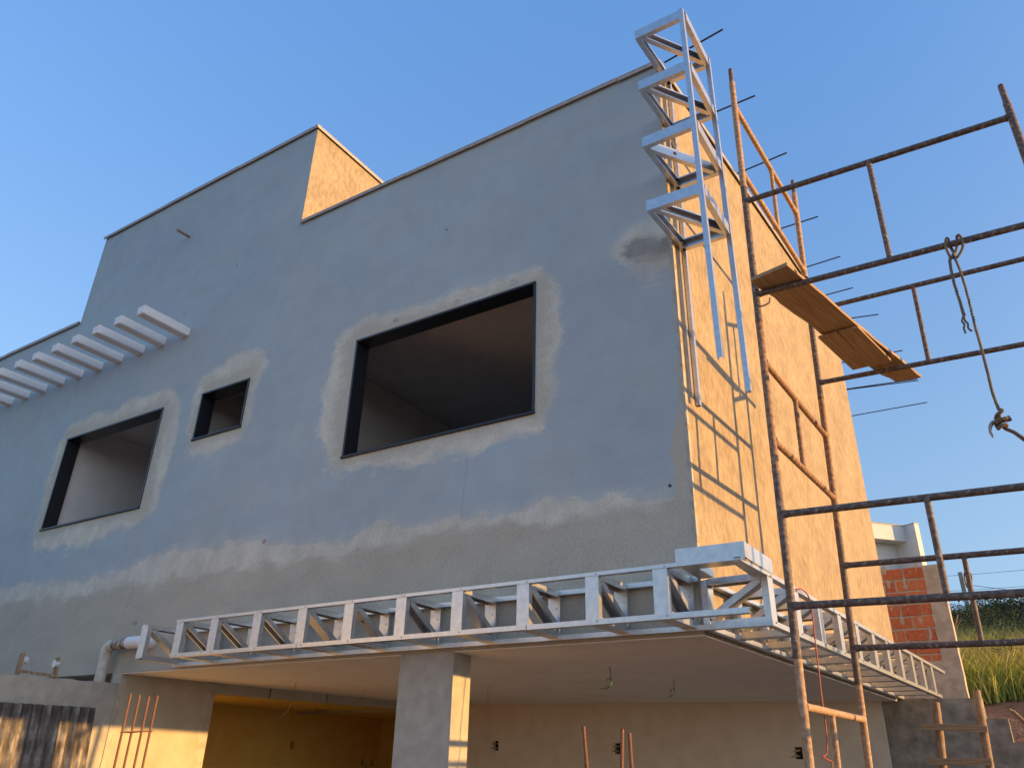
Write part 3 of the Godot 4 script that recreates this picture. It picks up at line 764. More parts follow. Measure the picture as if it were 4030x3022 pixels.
func build_steel() -> void:
	var Y0 := 2.486
	var Y1 := 2.79
	var ZF := 0.426
	# along the front
	var f := thing("awning_frame", "galvanised steel lattice frame along the front wall above the garage", "steel frame", Vector3(-2.3, Y0, 0.2), "steel awning frames round the house")
	var xs := [-4.956, -4.471, -4.026, -3.515, -3.017, -2.543, -2.054, -1.572, -1.06, -0.573, -0.135]
	var X := Vector3.RIGHT; var U := Vector3.UP; var Z := Vector3.BACK
	var scr := MB.new()
	for i in xs.size():
		var x: float = xs[i] + 0.045
		var j := rng.randf_range(-0.004, 0.004)
		var mb := MB.new()
		mb.channel(Vector3(x, Y0 + 0.012, ZF - 0.002), Vector3(x, Y1 - 0.01, ZF - 0.002), X, -Z)
		part(f, "post", mb, M.steel)
		mb = MB.new()
		mb.channel(Vector3(x + 0.01, Y0 + 0.012, 0.042), Vector3(x + 0.01, Y1 - 0.01, 0.042), X, -Z)
		part(f, "wall_post", mb, M.steel)
		mb = MB.new()
		mb.channel(Vector3(x, Y1 - 0.003, ZF - 0.044), Vector3(x + 0.01 + j, Y1 - 0.003, 0.044), X, -U)
		part(f, "strut", mb, M.steel)
		mb = MB.new()
		mb.channel(Vector3(x, Y0 + 0.004, ZF - 0.044), Vector3(x + 0.01 + j, Y0 + 0.004, 0.044), X, U)
		part(f, "strut", mb, M.steel)
		mb = MB.new()
		var closed: bool = i in [0, 4, 5, 7]
		var sh := Vector3.ZERO if closed else Vector3(0, 0.031, -0.024)
		mb.channel(Vector3(x, Y1 - 0.06, ZF - 0.045) + sh, Vector3(x + 0.01, Y0 + 0.045, 0.06) + sh, X, Vector3(0, 0.81, -0.58) if closed else Vector3(0, -0.81, 0.58), 0.086, 0.038, 0.012, 0.13 if i in [0, 5, 9] else -1.0)
		part(f, "diagonal", mb, M.steel)
		screw(scr, Vector3(x + 0.03, Y1 - 0.012, ZF + 0.004), Z)
		screw(scr, Vector3(x + 0.03, Y0 + 0.016, ZF + 0.004), Z)
		for s in [0.1, 0.19]:
			screw(scr, Vector3(x + 0.01 + (0.02 if s > 0.15 else -0.005), Y0 + s, 0.042), Z)
	# chords: front top and bottom in lapped lengths, wall top and bottom
	for c in [[-4.475, -2.98, Y0, 0.03], [-2.985, -0.98, Y0 - 0.001, 0.03], [-0.985, 0.405, Y0 - 0.003, 0.031], [-4.475, -2.0, Y1 - 0.022, 0.022], [-2.005, 0.41, Y1 - 0.0215, 0.022]]:
		var mb := MB.new()
		mb.channel(Vector3(c[0], c[2] + c[3] / 2, ZF + 0.003), Vector3(c[1], c[2] + c[3] / 2, ZF + 0.003), U, -Z, c[3], 0.045, 0.002)
		part(f, "chord", mb, M.steel)
	for c in [[-4.96, 0.42, Y0 - 0.012, 0.03], [-4.96, 0.0, Y1 - 0.03, 0.03]]:
		var mb := MB.new()
		mb.channel(Vector3(c[0], c[2] + c[3] / 2, 0.052), Vector3(c[1], c[2] + c[3] / 2, 0.052), U, -Z, c[3], 0.045, 0.002)
		part(f, "wall_chord", mb, M.steel)
	# corner box on top
	for e in [[Vector3(0.011, 2.824, ZF), Vector3(0.411, 2.824, ZF), U, -Z, 0.088], [Vector3(0.413, 2.824, ZF - 0.002), Vector3(0.43, 2.824, -0.06), U, -X, 0.088], [Vector3(0.02, 2.772, 0.36), Vector3(0.4, 2.772, 0.36), Z, U, 0.12], [Vector3(0.36, 2.7705, 0.3), Vector3(0.36, 2.7705, -0.05), X, U, 0.09], [Vector3(0.06, 2.772, 0.3), Vector3(0.06, 2.772, 0.05), X, U, 0.09]]:
		var mb := MB.new()
		mb.channel(e[0], e[1], e[2], e[3], e[4], 0.045, 0.006)
		part(f, "corner_channel", mb, M.steel)
	var sc := part(f, "screw_heads", scr, M.steel)
	sc.set_meta("kind", "stuff")
	# along the side
	var g := thing("awning_frame", "galvanised steel lattice frame along the sunlit side wall behind the scaffold", "steel frame", Vector3(0.4, Y0, -2.4), "steel awning frames round the house")
	var B := Vector3(TA, 0, -1).normalized()               # back along the wall
	var N := Vector3(1, 0, TA).normalized()                # out from the wall
	var at := func(back: float, off: float, y: float) -> Vector3: return Vector3(back * TA, y, -back) + N * off
	var scr2 := MB.new()
	for k in 11:
		var b: float = 0.04 + 0.467 * k + rng.randf_range(-0.01, 0.01)
		var mb := MB.new()
		mb.channel(at.call(b, 0.418, Y0 + 0.008), at.call(b, 0.418, Y1 - 0.02), B, -N)
		part(g, "post", mb, M.steel)
		mb = MB.new()
		mb.channel(at.call(b, 0.045, Y0 + 0.008), at.call(b, 0.045, Y1 - 0.02), B, -N)
		part(g, "wall_post", mb, M.steel)
		mb = MB.new()
		mb.channel(at.call(b, 0.378, Y1 - 0.012), at.call(b, 0.05, Y1 - 0.012), B, -U)
		part(g, "strut", mb, M.steel)
		mb = MB.new()
		mb.channel(at.call(b, 0.378, Y0 + 0.002), at.call(b, 0.05, Y0 + 0.002), B, U)
		part(g, "strut", mb, M.steel)
		mb = MB.new()
		mb.channel(at.call(b, 0.376, Y1 - 0.065), at.call(b, 0.06, Y0 + 0.045), B, Vector3(0.35, 0.3, 0), 0.086, 0.038, 0.012, 0.16 if k in [2, 6] else -1.0)
		part(g, "diagonal", mb, M.steel)
		screw(scr2, at.call(b, 0.426, Y0 + 0.01), N)
		screw(scr2, at.call(b, 0.426, Y1 - 0.03), N)
	for c in [[-0.02, 2.5, 0.423, Y0 - 0.012, 0.03], [2.49, 4.95, 0.4235, Y0 - 0.013, 0.03], [-0.42, 1.9, 0.423, Y1 - 0.034, 0.026], [1.895, 5.42, 0.4235, Y1 - 0.035, 0.026], [0.02, 5.0, 0.052, Y0 - 0.012, 0.03], [0.02, 5.2, 0.052, Y1 - 0.04, 0.03]]:
		var mb := MB.new()
		mb.channel(at.call(c[0], c[2], c[3] + c[4] / 2), at.call(c[1], c[2], c[3] + c[4] / 2), U, -N, c[4], 0.045, 0.002)
		part(g, "chord", mb, M.steel)
	var sc2 := part(g, "screw_heads", scr2, M.steel)
	sc2.set_meta("kind", "stuff")
	# the upright one at the corner
	var t := thing("corner_tower_frame", "galvanised steel lattice frame standing upright at the house corner", "steel frame", Vector3(0.2, 4.02, 0.13))
	var XL0 := -0.02
	var XR := 0.408
	var ZF2 := 0.43
	var ZB := -0.165
	var ys := [5.325, 5.93, 6.52, 7.095]
	for i in 4:
		var yc: float = ys[i] + 0.045
		var dj := rng.randf_range(-0.004, 0.004)
		for e in [["rung", Vector3(XL0, yc, ZF2), Vector3(XR - 0.035, yc + dj, ZF2), U, -Z], ["rung", Vector3(XR - 0.002, yc, ZF2 - 0.04), Vector3(XR - 0.002, yc + dj, ZB + 0.04), U, -X],
				["rung", Vector3(XR, yc, ZB), Vector3(XL0 + 0.05, yc, ZB), U, Z], ["rung", Vector3(XL0, yc, ZF2 - 0.042), Vector3(XL0 + 0.035, yc, ZB + 0.002), U, X]]:
			var mb := MB.new()
			mb.channel(e[1], e[2], e[3], e[4])
			part(t, e[0], mb, M.steel)
		var mb2 := MB.new()
		mb2.channel(Vector3(XL0 + 0.045, yc, ZF2 - 0.055), Vector3(XR - 0.055, yc, ZB + 0.055), U, Vector3(-0.6, 0, -0.45) if i == 1 else Vector3(0.6, 0, 0.45), 0.086, 0.038, 0.012, 0.42 if i == 0 else (0.22 if i in [1, 2] else -1.0))
		part(t, "diagonal", mb2, M.steel)
	for e in [[Vector3(XR - 0.015, 4.02, ZF2 + 0.003), Vector3(XR - 0.03, 7.195, ZF2 + 0.003), X, -Z, 0.036, 0.036], [Vector3(XR + 0.004, 4.03, ZB + 0.012), Vector3(XR + 0.004, 7.19, ZB + 0.012), Z, -X, 0.036, 0.036],
			[Vector3(0.046, 4.02, ZB - 0.02), Vector3(0.046, 7.18, ZB - 0.02), Z, -X, 0.034, 0.03], [Vector3(0.02, 4.06, ZB + 0.06), Vector3(0.02, 7.18, ZB + 0.06), Z, -X, 0.016, 0.012]]:
		var mb := MB.new()
		mb.channel(e[0], e[1], e[2], e[3], e[4], e[5], 0.003)
		part(t, "chord", mb, M.steel)

# ------------------------------------------------------------------ scaffold
func pole_a(y: float) -> Vector3: return Vector3(0.55 + 0.006 * (y - 2), y, 0.16 - 0.055 * (y - 2))
func pole_b(y: float) -> Vector3: return Vector3(0.585 + 0.023 * (y - 2), y, -1.26 - 0.054 * (y - 2))
func pole_c(y: float) -> Vector3: return pole_a(y) + Vector3(1.69, 0, -0.045)
func pole_d(y: float) -> Vector3: return pole_b(y) + Vector3(1.69, 0, -0.045)

func frame(p: Callable, q: Callable, y0: float, y1: float, lo: Array, hi: Array, stub: float, label: String, m: Material, pins := false) -> void:
	var mid: Vector3 = (p.call(y0) + q.call(y0)) / 2.0
	var f := thing("scaffold_frame", label, "scaffold", mid, "stacked scaffold frames")
	var yq: float = y1 + (hi[1] - hi[0]) * 1.2 if pins else y1
	for e in [[p, y1], [q, yq]]:
		var mb := MB.new()
		mb.tube([e[0].call(y0), e[0].call(e[1] - 0.012), e[0].call(e[1])], [0.0235, 0.0235, 0.0215], 14)
		mb.tube([e[0].call(y0), e[0].call(y0 + 0.02)], 0.0250, 14)
		var up := part(f, "upright", mb, m)
		if pins:
			var pn := MB.new()
			pn.tube([e[0].call(e[1] - 0.01), e[0].call(e[1] + 0.14), e[0].call(e[1] + 0.155)], [0.0185, 0.0185, 0.0165], 12)
			part(up, "spigot", pn, M.darkrust)
	for r in [lo, hi]:
		var mb := MB.new()
		var a: Vector3 = p.call(r[0]); var b: Vector3 = q.call(r[1])
		var d := (b - a).normalized()
		mb.tube([a + d * 0.012, a + d * 0.03, a + d * 0.05, b - d * 0.05, b - d * 0.03, b - d * 0.012], [0.027, 0.0235, 0.0205, 0.0205, 0.0235, 0.027], 12)
		part(f, "rail", mb, m)
	var s := MB.new()
	var s0: Vector3 = p.call(lo[0]).lerp(q.call(lo[1]), stub); var s1: Vector3 = p.call(hi[0]).lerp(q.call(hi[1]), stub)
	s.tube([s0, s0.lerp(s1, 0.05), s0.lerp(s1, 0.95), s1], [0.024, 0.017, 0.017, 0.024], 12)
	part(f, "spacer", s, m)

func build_scaffold() -> void:
	frame(pole_a, pole_c, 0.0, 1.19, [0.32, 0.32], [0.84, 0.84], 0.5, "rusty scaffold frame at the foot of the stack, facing the street", M.rust)
	frame(pole_b, pole_d, 0.0, 1.19, [0.32, 0.32], [0.84, 0.84], 0.5, "rusty scaffold frame at the foot of the stack, by the stepped wall", M.rust)
	frame(pole_a, pole_b, 1.19, 2.275, [1.52, 1.52], [2.04, 2.06], 0.42, "rusty scaffold frame beside the red cable, below the steel awning frame", M.sunlit_rust)
	frame(pole_c, pole_d, 1.19, 2.275, [1.52, 1.52], [2.04, 2.06], 0.42, "rusty outer scaffold frame below the steel awning frame", M.rust)
	frame(pole_a, pole_c, 2.275, 3.35, [2.555, 2.525], [3.085, 3.06], 0.455, "dark rusty scaffold frame crossing in front of the brick wall", M.darkrust)
	frame(pole_b, pole_d, 2.275, 3.35, [2.51, 2.49], [3.08, 3.06], 0.455, "dark rusty scaffold frame behind, against the brick pillar and grass", M.darkrust)
	frame(pole_a, pole_b, 3.35, 4.43, [3.57, 3.59], [4.13, 4.105], 0.46, "rusty scaffold frame against the side wall, directly under the plank", M.rust)
	frame(pole_c, pole_d, 3.35, 4.43, [3.57, 3.57], [4.13, 4.11], 0.46, "rusty outer scaffold frame below the end of the plank's rail", M.rust)
	frame(pole_a, pole_c, 4.43, 5.62, [4.655, 4.65], [5.49, 5.49], 0.5, "dark scaffold frame that the rope hangs from", M.darkrust, true)
	frame(pole_b, pole_d, 4.43, 5.45, [4.575, 4.55], [5.27, 5.27], 0.475, "dark scaffold frame under the far end of the plank", M.darkrust, true)
	frame(pole_a, pole_b, 5.62, 6.76, [5.78, 5.69], [6.48, 6.335], 0.55, "rusty scaffold frame with a sunlit tone in its colour, on top of the stack beside the corner tower", M.sunlit_rust, true)
	# hook on a pole
	var h := MB.new()
	h.tube([pole_a(4.555), pole_a(4.55) + Vector3(0.05, -0.005, 0.01), pole_a(4.55) + Vector3(0.085, 0.005, 0.012), pole_a(4.55) + Vector3(0.092, 0.04, 0.012)], 0.006, 8)
	var ho := thing("hook", "bent steel hook on the pole below the plank", "hook", pole_a(4.55))
	part(ho, "bent_bar", h, M.rust)

func build_plank() -> void:
	var p := thing("plank", "long weathered plank lying across the scaffold rails", "plank", Vector3(0.95, 4.62, -0.8))
	var nl := Vector3(0.575, 4.684, 0.15); var nr := Vector3(0.832, 4.684, 0.21)
	var fl := Vector3(1.142, 4.594, -1.72); var fr := Vector3(1.362, 4.594, -1.74)
	var mb := MB.new()
	var N := 22
	var edge := noise(2.0, 81, 3)
	var rows := []
	for i in N + 1:
		var t := float(i) / N
		var a := nl.lerp(fl, t) ; var b := nr.lerp(fr, t)
		a.x += edge.get_noise_1d(t * 4.0) * 0.018 + (0.03 * smoothstep(0.85, 1.0, t)); b.x += edge.get_noise_1d(t * 3.0 + 30.0) * 0.01
		var sag := -0.012 * sin(t * PI)
		a.y += sag; b.y += sag
		rows.append([a, b, a + Vector3(0, 0.026, 0), b + Vector3(0, 0.026, 0)])
	var l := (fl - nl).length()
	for i in N:
		var r: Array = rows[i]; var s: Array = rows[i + 1]
		var u0 := l * i / N; var u1 := l * (i + 1) / N
		mb.quadn(r[0], r[1], s[1], s[0], Vector3.DOWN, Vector2(u0, 0), Vector2(u0, 0.24), Vector2(u1, 0.24), Vector2(u1, 0))
		mb.quadn(r[2], r[3], s[3], s[2], Vector3.UP, Vector2(u0, 0.5), Vector2(u0, 0.74), Vector2(u1, 0.74), Vector2(u1, 0.5))
		mb.quadn(r[0], s[0], s[2], r[2], Vector3(-1, 0, -0.3).normalized(), Vector2(u0, 0), Vector2(u1, 0), Vector2(u1, 0.026), Vector2(u0, 0.026))
		mb.quadn(r[1], s[1], s[3], r[3], Vector3(1, 0, 0.3).normalized(), Vector2(u0, 0), Vector2(u1, 0), Vector2(u1, 0.026), Vector2(u0, 0.026))
	for e in [[rows[0], Vector3.BACK], [rows[N], Vector3.FORWARD]]:
		var r: Array = e[0]
		mb.quadn(r[0], r[1], r[3], r[2], e[1], Vector2(0, 0), Vector2(0.0, 0.24), Vector2(0.02, 0.24), Vector2(0.02, 0))
	part(p, "board", mb, M.wood)
	var c := thing("board", "short board nailed under the middle of the scaffold plank", "board", Vector3(1.0, 4.59, -0.97))
	var a0 := Vector3(0.805, 4.617, -0.70); var b0 := Vector3(1.082, 4.622, -0.69); var a1 := Vector3(0.925, 4.588, -1.29); var b1 := Vector3(1.205, 4.590, -1.28)
	var dn := Vector3(0, -0.018, 0)
	for e in [[0.0, 0.49, 0.0, 0.52], [0.515, 1.0, 0.5205, 1.0]]:     # split along the grain from its near end
		var p0 := a0.lerp(b0, e[0]); var q0 := a0.lerp(b0, e[1]); var p1 := a1.lerp(b1, e[2]); var q1 := a1.lerp(b1, e[3])
		var cm := MB.new()
		cm.quadn(p0 + dn, q0 + dn, q1 + dn, p1 + dn, Vector3.DOWN, Vector2(0, 0.3 * e[0]), Vector2(0, 0.3 * e[1]), Vector2(0.6, 0.3 * e[3]), Vector2(0.6, 0.3 * e[2]))
		cm.quadn(p0, q0, q1, p1, Vector3.UP, Vector2(0, 0.3 * e[0]), Vector2(0, 0.3 * e[1]), Vector2(0.6, 0.3 * e[3]), Vector2(0.6, 0.3 * e[2]))
		cm.quadn(p0, q0, q0 + dn, p0 + dn, Vector3.BACK, Vector2(0, 0), Vector2(0, 0.13), Vector2(0.02, 0.13), Vector2(0.02, 0))
		cm.quadn(p1, q1, q1 + dn, p1 + dn, Vector3.FORWARD, Vector2(0, 0), Vector2(0, 0.13), Vector2(0.02, 0.13), Vector2(0.02, 0))
		cm.quadn(q0, q1, q1 + dn, q0 + dn, Vector3.RIGHT, Vector2(0, 0), Vector2(0.6, 0), Vector2(0.6, 0.02), Vector2(0, 0.02))
		cm.quadn(p0, p1, p1 + dn, p0 + dn, Vector3.LEFT, Vector2(0, 0), Vector2(0.6, 0), Vector2(0.6, 0.02), Vector2(0, 0.02))
		part(c, "split_half", cm, M.wood)

func smooth_path(p: Array, per := 6) -> Array:
	var out := []
	for i in p.size() - 1:
		var a: Vector3 = p[maxi(i - 1, 0)]; var b: Vector3 = p[i]; var c: Vector3 = p[i + 1]; var d: Vector3 = p[mini(i + 2, p.size() - 1)]
		for k in per:
			out.append(b.cubic_interpolate(c, a, d, float(k) / per))
	out.append(p[p.size() - 1])
	return out

func strands(path: Array, r: float, turns_per_m := 22.0) -> MB:
	# a laid rope: three strands wound round each other
	var mb := MB.new()
	var at := 0.0
	var ps := [[], [], []]
	for i in path.size():
		if i: at += (path[i] - path[i - 1]).length()
		var t: Vector3 = (path[mini(i + 1, path.size() - 1)] - path[maxi(i - 1, 0)]).normalized()
		var s := t.cross(Vector3(0.2, 0.1, 0.97)).normalized()
		var u := t.cross(s)
		for k in 3:
			var a := TAU * (k / 3.0 + at * turns_per_m)
			ps[k].append(path[i] + (s * cos(a) + u * sin(a)) * r * 0.52)
	for k in 3:
		mb.tube(ps[k], r * 0.62, 6)
	return mb

func build_rope() -> void:
	var r := thing("rope", "frayed brown rope looped over the scaffold rail", "rope", Vector3(1.75, 3.5, 0.02))
	var z := -0.012
	var f := func(x: float, y: float, dz := 0.0) -> Vector3: return Vector3(x, y, z + dz)
	part(r, "loop", strands(smooth_path([f.call(1.733, 4.53, 0.03), f.call(1.722, 4.615, 0.034), f.call(1.736, 4.675, 0.028), f.call(1.745, 4.688, 0.0), f.call(1.748, 4.65, -0.032), f.call(1.757, 4.594, -0.02), f.call(1.745, 4.545, 0.01), f.call(1.768, 4.53, 0.03), f.call(1.806, 4.58, 0.034), f.call(1.814, 4.63, 0.036), f.call(1.807, 4.678, 0.026), f.call(1.795, 4.688, 0.0), f.call(1.785, 4.65, -0.03), f.call(1.765, 4.59, -0.015), f.call(1.752, 4.56, 0.01), f.call(1.733, 4.535, 0.035)]), 0.0085), M.rope)
	part(r, "short_end", strands(smooth_path([f.call(1.74, 4.55, 0.02), f.call(1.723, 4.51, 0.03), f.call(1.715, 4.375, 0.03), f.call(1.718, 4.229, 0.03), f.call(1.72, 4.134, 0.03)], 8), 0.0095), M.rope)
	var fr := MB.new()
	fr.tube(smooth_path([f.call(1.72, 4.14, 0.03), f.call(1.703, 4.10, 0.035), f.call(1.71, 4.075, 0.03), f.call(1.702, 4.05, 0.036), f.call(1.704, 4.018, 0.03)]), 0.006, 6)
	fr.tube(smooth_path([f.call(1.72, 4.14, 0.03), f.call(1.718, 4.105, 0.022), f.call(1.727, 4.075, 0.03), f.call(1.724, 4.05, 0.026), f.call(1.735, 4.024, 0.03)]), 0.006, 6)
	fr.tube(smooth_path([f.call(1.735, 4.026, 0.03), f.call(1.75, 4.022, 0.03), f.call(1.76, 4.005, 0.034)]), 0.0012, 4)
	part(r, "frayed_tip", fr, M.rope)
	part(r, "long_end", strands(smooth_path([f.call(1.75, 4.57, 0.02), f.call(1.762, 4.425, 0.03), f.call(1.764, 4.246, 0.03), f.call(1.759, 4.053, 0.03), f.call(1.759, 3.894, 0.03), f.call(1.757, 3.742, 0.03), f.call(1.754, 3.628, 0.03), f.call(1.761, 3.523, 0.028)], 10), 0.0085), M.rope)
	part(r, "knot", strands(smooth_path([f.call(1.761, 3.525, 0.03), f.call(1.775, 3.505, 0.05), f.call(1.745, 3.49, 0.045), f.call(1.738, 3.478, 0.0), f.call(1.775, 3.47, 0.0), f.call(1.78, 3.46, 0.05), f.call(1.735, 3.452, 0.05), f.call(1.733, 3.44, 0.0), f.call(1.772, 3.435, 0.0), f.call(1.772, 3.425, 0.05), f.call(1.736, 3.415, 0.05), f.call(1.74, 3.43, 0.01), f.call(1.76, 3.5, 0.055)], 8), 0.009), M.rope)
	var h := thing("claw_hammer", "rusty claw hammer tied to the end of the rope", "hammer", Vector3(1.75, 3.42, 0.015))
	var hz := 0.013
	for s in [-1.0, 1.0]:
		var cl := MB.new()
		cl.tube(smooth_path([Vector3(1.75, 3.455, hz), Vector3(1.722, 3.459, hz + s * 0.004), Vector3(1.703, 3.44, hz + s * 0.008), Vector3(1.694, 3.41, hz + s * 0.012), Vector3(1.701, 3.376, hz + s * 0.013)]), [0.012, 0.0118, 0.0115, 0.011, 0.0105, 0.0102, 0.01, 0.0098, 0.0095, 0.0092, 0.009, 0.0088, 0.0085, 0.0083, 0.008, 0.0078, 0.0075, 0.0073, 0.007, 0.0065, 0.006, 0.0055, 0.005, 0.004, 0.003], 8)
		part(h, "claw", cl, M.iron)
	var hd := MB.new()
	hd.tube([Vector3(1.74, 3.455, hz), Vector3(1.778, 3.462, hz), Vector3(1.782, 3.463, hz), Vector3(1.80, 3.466, hz), Vector3(1.804, 3.467, hz)], [0.012, 0.013, 0.0165, 0.0165, 0.014], 12)
	part(h, "head", hd, M.iron)
	var hh := MB.new()
	hh.tube([Vector3(1.745, 3.452, hz), Vector3(1.768, 3.41, hz), Vector3(1.80, 3.384, hz), Vector3(1.84, 3.33, hz), Vector3(1.90, 3.235, hz), Vector3(1.935, 3.18, hz)], [0.010, 0.0105, 0.0105, 0.012, 0.016, 0.014], 10)
	part(h, "handle", hh, M.hammer_handle)

# ------------------------------------------------------------------ left side of the garage
func build_left() -> void:
	var lw := thing("boundary_wall", "low rough plaster boundary wall behind the corrugated sheet", "wall", Vector3(XW, 0, 3))
	var mb := MB.new()
	var n := noise(2.5, 91, 4)
	var N := 90
	for i in N:
		var z0 := 0.002 + 6.0 * i / N; var z1 := 0.002 + 6.0 * (i + 1) / N
		var t0 := 2.362 - 0.025 * z0 + 0.02 * n.get_noise_1d(z0 * 3.0); var t1 := 2.362 - 0.025 * z1 + 0.02 * n.get_noise_1d(z1 * 3.0)
		mb.hexa([Vector3(XW - 0.15, 0, z0), Vector3(XW - 0.006, 0, z0), Vector3(XW - 0.006, 0, z1), Vector3(XW - 0.15, 0, z1), Vector3(XW - 0.15, t0 + 0.01, z0), Vector3(XW - 0.006, t0, z0), Vector3(XW - 0.006, t1, z1), Vector3(XW - 0.15, t1 + 0.01, z1)])
	part(lw, "wall_body", mb, M.plaster)
	var s := thing("corrugated_sheet", "dirty corrugated fibre-cement sheet leaning on the low boundary wall", "roof sheet", Vector3(-5.66, 0.9, 1.0))
	var sm := MB.new()
	var pitch := 0.086
	var steps := 160
	var front := []
	for i in steps + 1:
		var z := 0.215 + 1.45 * i / steps
		var ph := TAU * (z - 0.2) / pitch
		var off := 0.016 * cos(ph)
		var dx := -0.016 * sin(ph) * TAU / pitch
		front.append([z, off, Vector3(1, 0, -dx).normalized(), 2.134 - 0.018 * (z - 0.2) + 0.006 * n.get_noise_1d(z * 9.0)])
	for i in steps:
		var a: Array = front[i]; var b: Array = front[i + 1]
		var p := func(e: Array, top: bool, back: float) -> Vector3: return Vector3((-5.715 if top else -5.45) + e[1] - back, e[3] if top else 0.0, e[0])
		sm.tri(p.call(a, false, 0.0), p.call(b, false, 0.0), p.call(b, true, 0.0), a[2], b[2], b[2])
		sm.tri(p.call(a, false, 0.0), p.call(b, true, 0.0), p.call(a, true, 0.0), a[2], b[2], a[2])
		sm.tri(p.call(a, false, 0.006), p.call(b, false, 0.006), p.call(b, true, 0.006), -a[2], -b[2], -b[2])
		sm.tri(p.call(a, false, 0.006), p.call(b, true, 0.006), p.call(a, true, 0.006), -a[2], -b[2], -a[2])
		sm.quadn(p.call(a, true, 0.0), p.call(b, true, 0.0), p.call(b, true, 0.006), p.call(a, true, 0.006), Vector3.UP)
	part(s, "sheet", sm, M.sheet)
	# drain pipe in front of the facade
	var d := thing("drain_pipe", "stained white plastic drain pipe with an elbow on the front wall", "pipe", Vector3(-5.95, 2.3, 0.09))
	var z := 0.095
	var p1 := MB.new()
	p1.tube([Vector3(-5.60, 2.712, z), Vector3(-5.86, 2.705, z)], 0.05, 20)
	part(d, "pipe_length", p1, M.stained_pvc, "brown-stained horizontal pipe length")
	var p2 := MB.new()
	p2.tube(smooth_path([Vector3(-5.40, 2.712, -0.1), Vector3(-5.40, 2.712, 0.05), Vector3(-5.43, 2.712, z - 0.01), Vector3(-5.5, 2.712, z), Vector3(-5.62, 2.712, z)], 6), 0.056, 20)
	part(d, "elbow", p2, M.beam)
	var p3 := MB.new()
	p3.tube(smooth_path([Vector3(-5.845, 2.705, z), Vector3(-5.90, 2.70, z), Vector3(-5.94, 2.675, z), Vector3(-5.955, 2.63, z), Vector3(-5.955, 2.575, z)], 6), 0.055, 20)
	part(d, "elbow", p3, M.pvc)
	var p4 := MB.new()
	p4.tube([Vector3(-5.955, 2.6, z), Vector3(-5.955, 0.0, z)], 0.05, 20)
	part(d, "pipe_length", p4, M.pvc)
	# insulator rack behind the wall top
	var k := thing("insulator_rack", "small wooden bracket with two white porcelain insulators on the low wall", "bracket", Vector3(-5.88, 2.35, 0.75))
	for e in [[0.915, 0.905], [0.578, 0.588]]:
		var u := MB.new()
		u.bar(Vector3(-5.86, 2.33, e[0]), Vector3(-5.86, 2.53, e[1] + 0.01), 0.022, 0.05, Vector3.RIGHT)
		part(k, "upright", u, M.pole_wood)
	for e in [[0.905, -0.035], [0.588, 0.035]]:
		var u := MB.new()
		u.tube([Vector3(-5.855, 2.475, e[0]), Vector3(-5.855, 2.475, e[0] + e[1] * 0.3), Vector3(-5.855, 2.475, e[0] + e[1] * 0.55), Vector3(-5.855, 2.475, e[0] + e[1])], [0.03, 0.033, 0.022, 0.032], 14)
		part(k, "insulator", u, M.porcelain)
	var cb := MB.new()
	cb.bar(Vector3(-5.85, 2.385, 0.93), Vector3(-5.85, 2.372, 0.57), 0.02, 0.022, Vector3.UP)
	part(k, "crossbar", cb, M.pole_wood)
	# starter bars
	var c1 := thing("rebar_cage", "rusty starter-bar cage in front of the sunlit garage pier", "rebar", Vector3(-1.95, 0, 2.29), "rebar cages standing in front of the garage")
	var tops := [Vector3(-1.982, 1.985, 2.329), Vector3(-1.960, 1.982, 2.296), Vector3(-1.937, 1.978, 2.262), Vector3(-1.917, 1.982, 2.232)]
	var push := [0.0, 0.12, 0.0, 0.12]
	var eye := Vector3(1.62, 1.7, 4.677)
	var corners := []
	for i in 4:
		var t: Vector3 = tops[i] + (tops[i] - eye).normalized() * push[i]
		corners.append(t)
		var bm := MB.new()
		bm.tube([Vector3(t.x - 0.02, 0, t.z), Vector3(t.x + rng.randf_range(-0.006, 0.006), 1.2, t.z), t], 0.0055, 8)
		part(c1, "bar", bm, M.rebar)
	for y in [0.3, 0.64, 0.98, 1.32, 1.66, 1.82]:
		var st := MB.new()
		var lp := []
		for i in [0, 1, 3, 2, 0]: lp.append(Vector3(corners[i].x + (corners[i].x + 1.95) * 0.12, y + 0.004 * i, corners[i].z + (corners[i].z - 2.29) * 0.12))
		st.tube(lp, 0.0032, 6)
		part(c1, "stirrup", st, M.rebar)
	var c2 := thing("rebar_cage", "thick rusty starter bars standing before the open garage", "rebar", Vector3(0.29, 0, 1.99), "rebar cages standing in front of the garage")
	var bars := [[0.232, 1.848, 2.018, 0.012], [0.222, 1.828, 1.98, -0.002], [0.353, 1.842, 1.958, -0.008], [0.362, 1.83, 1.92, 0.004]]
	for b in bars:
		var bm := MB.new()
		bm.tube([Vector3(b[0] + b[3] * 2, 0, b[2]), Vector3(b[0] + b[3] * 0.9, 1.72, b[2]), Vector3(b[0], b[1], b[2])], 0.0062, 10)
		part(c2, "bar", bm, M.rebar)
	for y in [0.3, 0.6, 0.9, 1.2, 1.45]:
		var st := MB.new()
		st.tube([Vector3(0.225, y, 2.035), Vector3(0.365, y, 1.972), Vector3(0.378, y, 1.905), Vector3(0.205, y, 1.97), Vector3(0.225, y + 0.003, 2.035)], 0.0032, 6)
		part(c2, "stirrup", st, M.rebar)
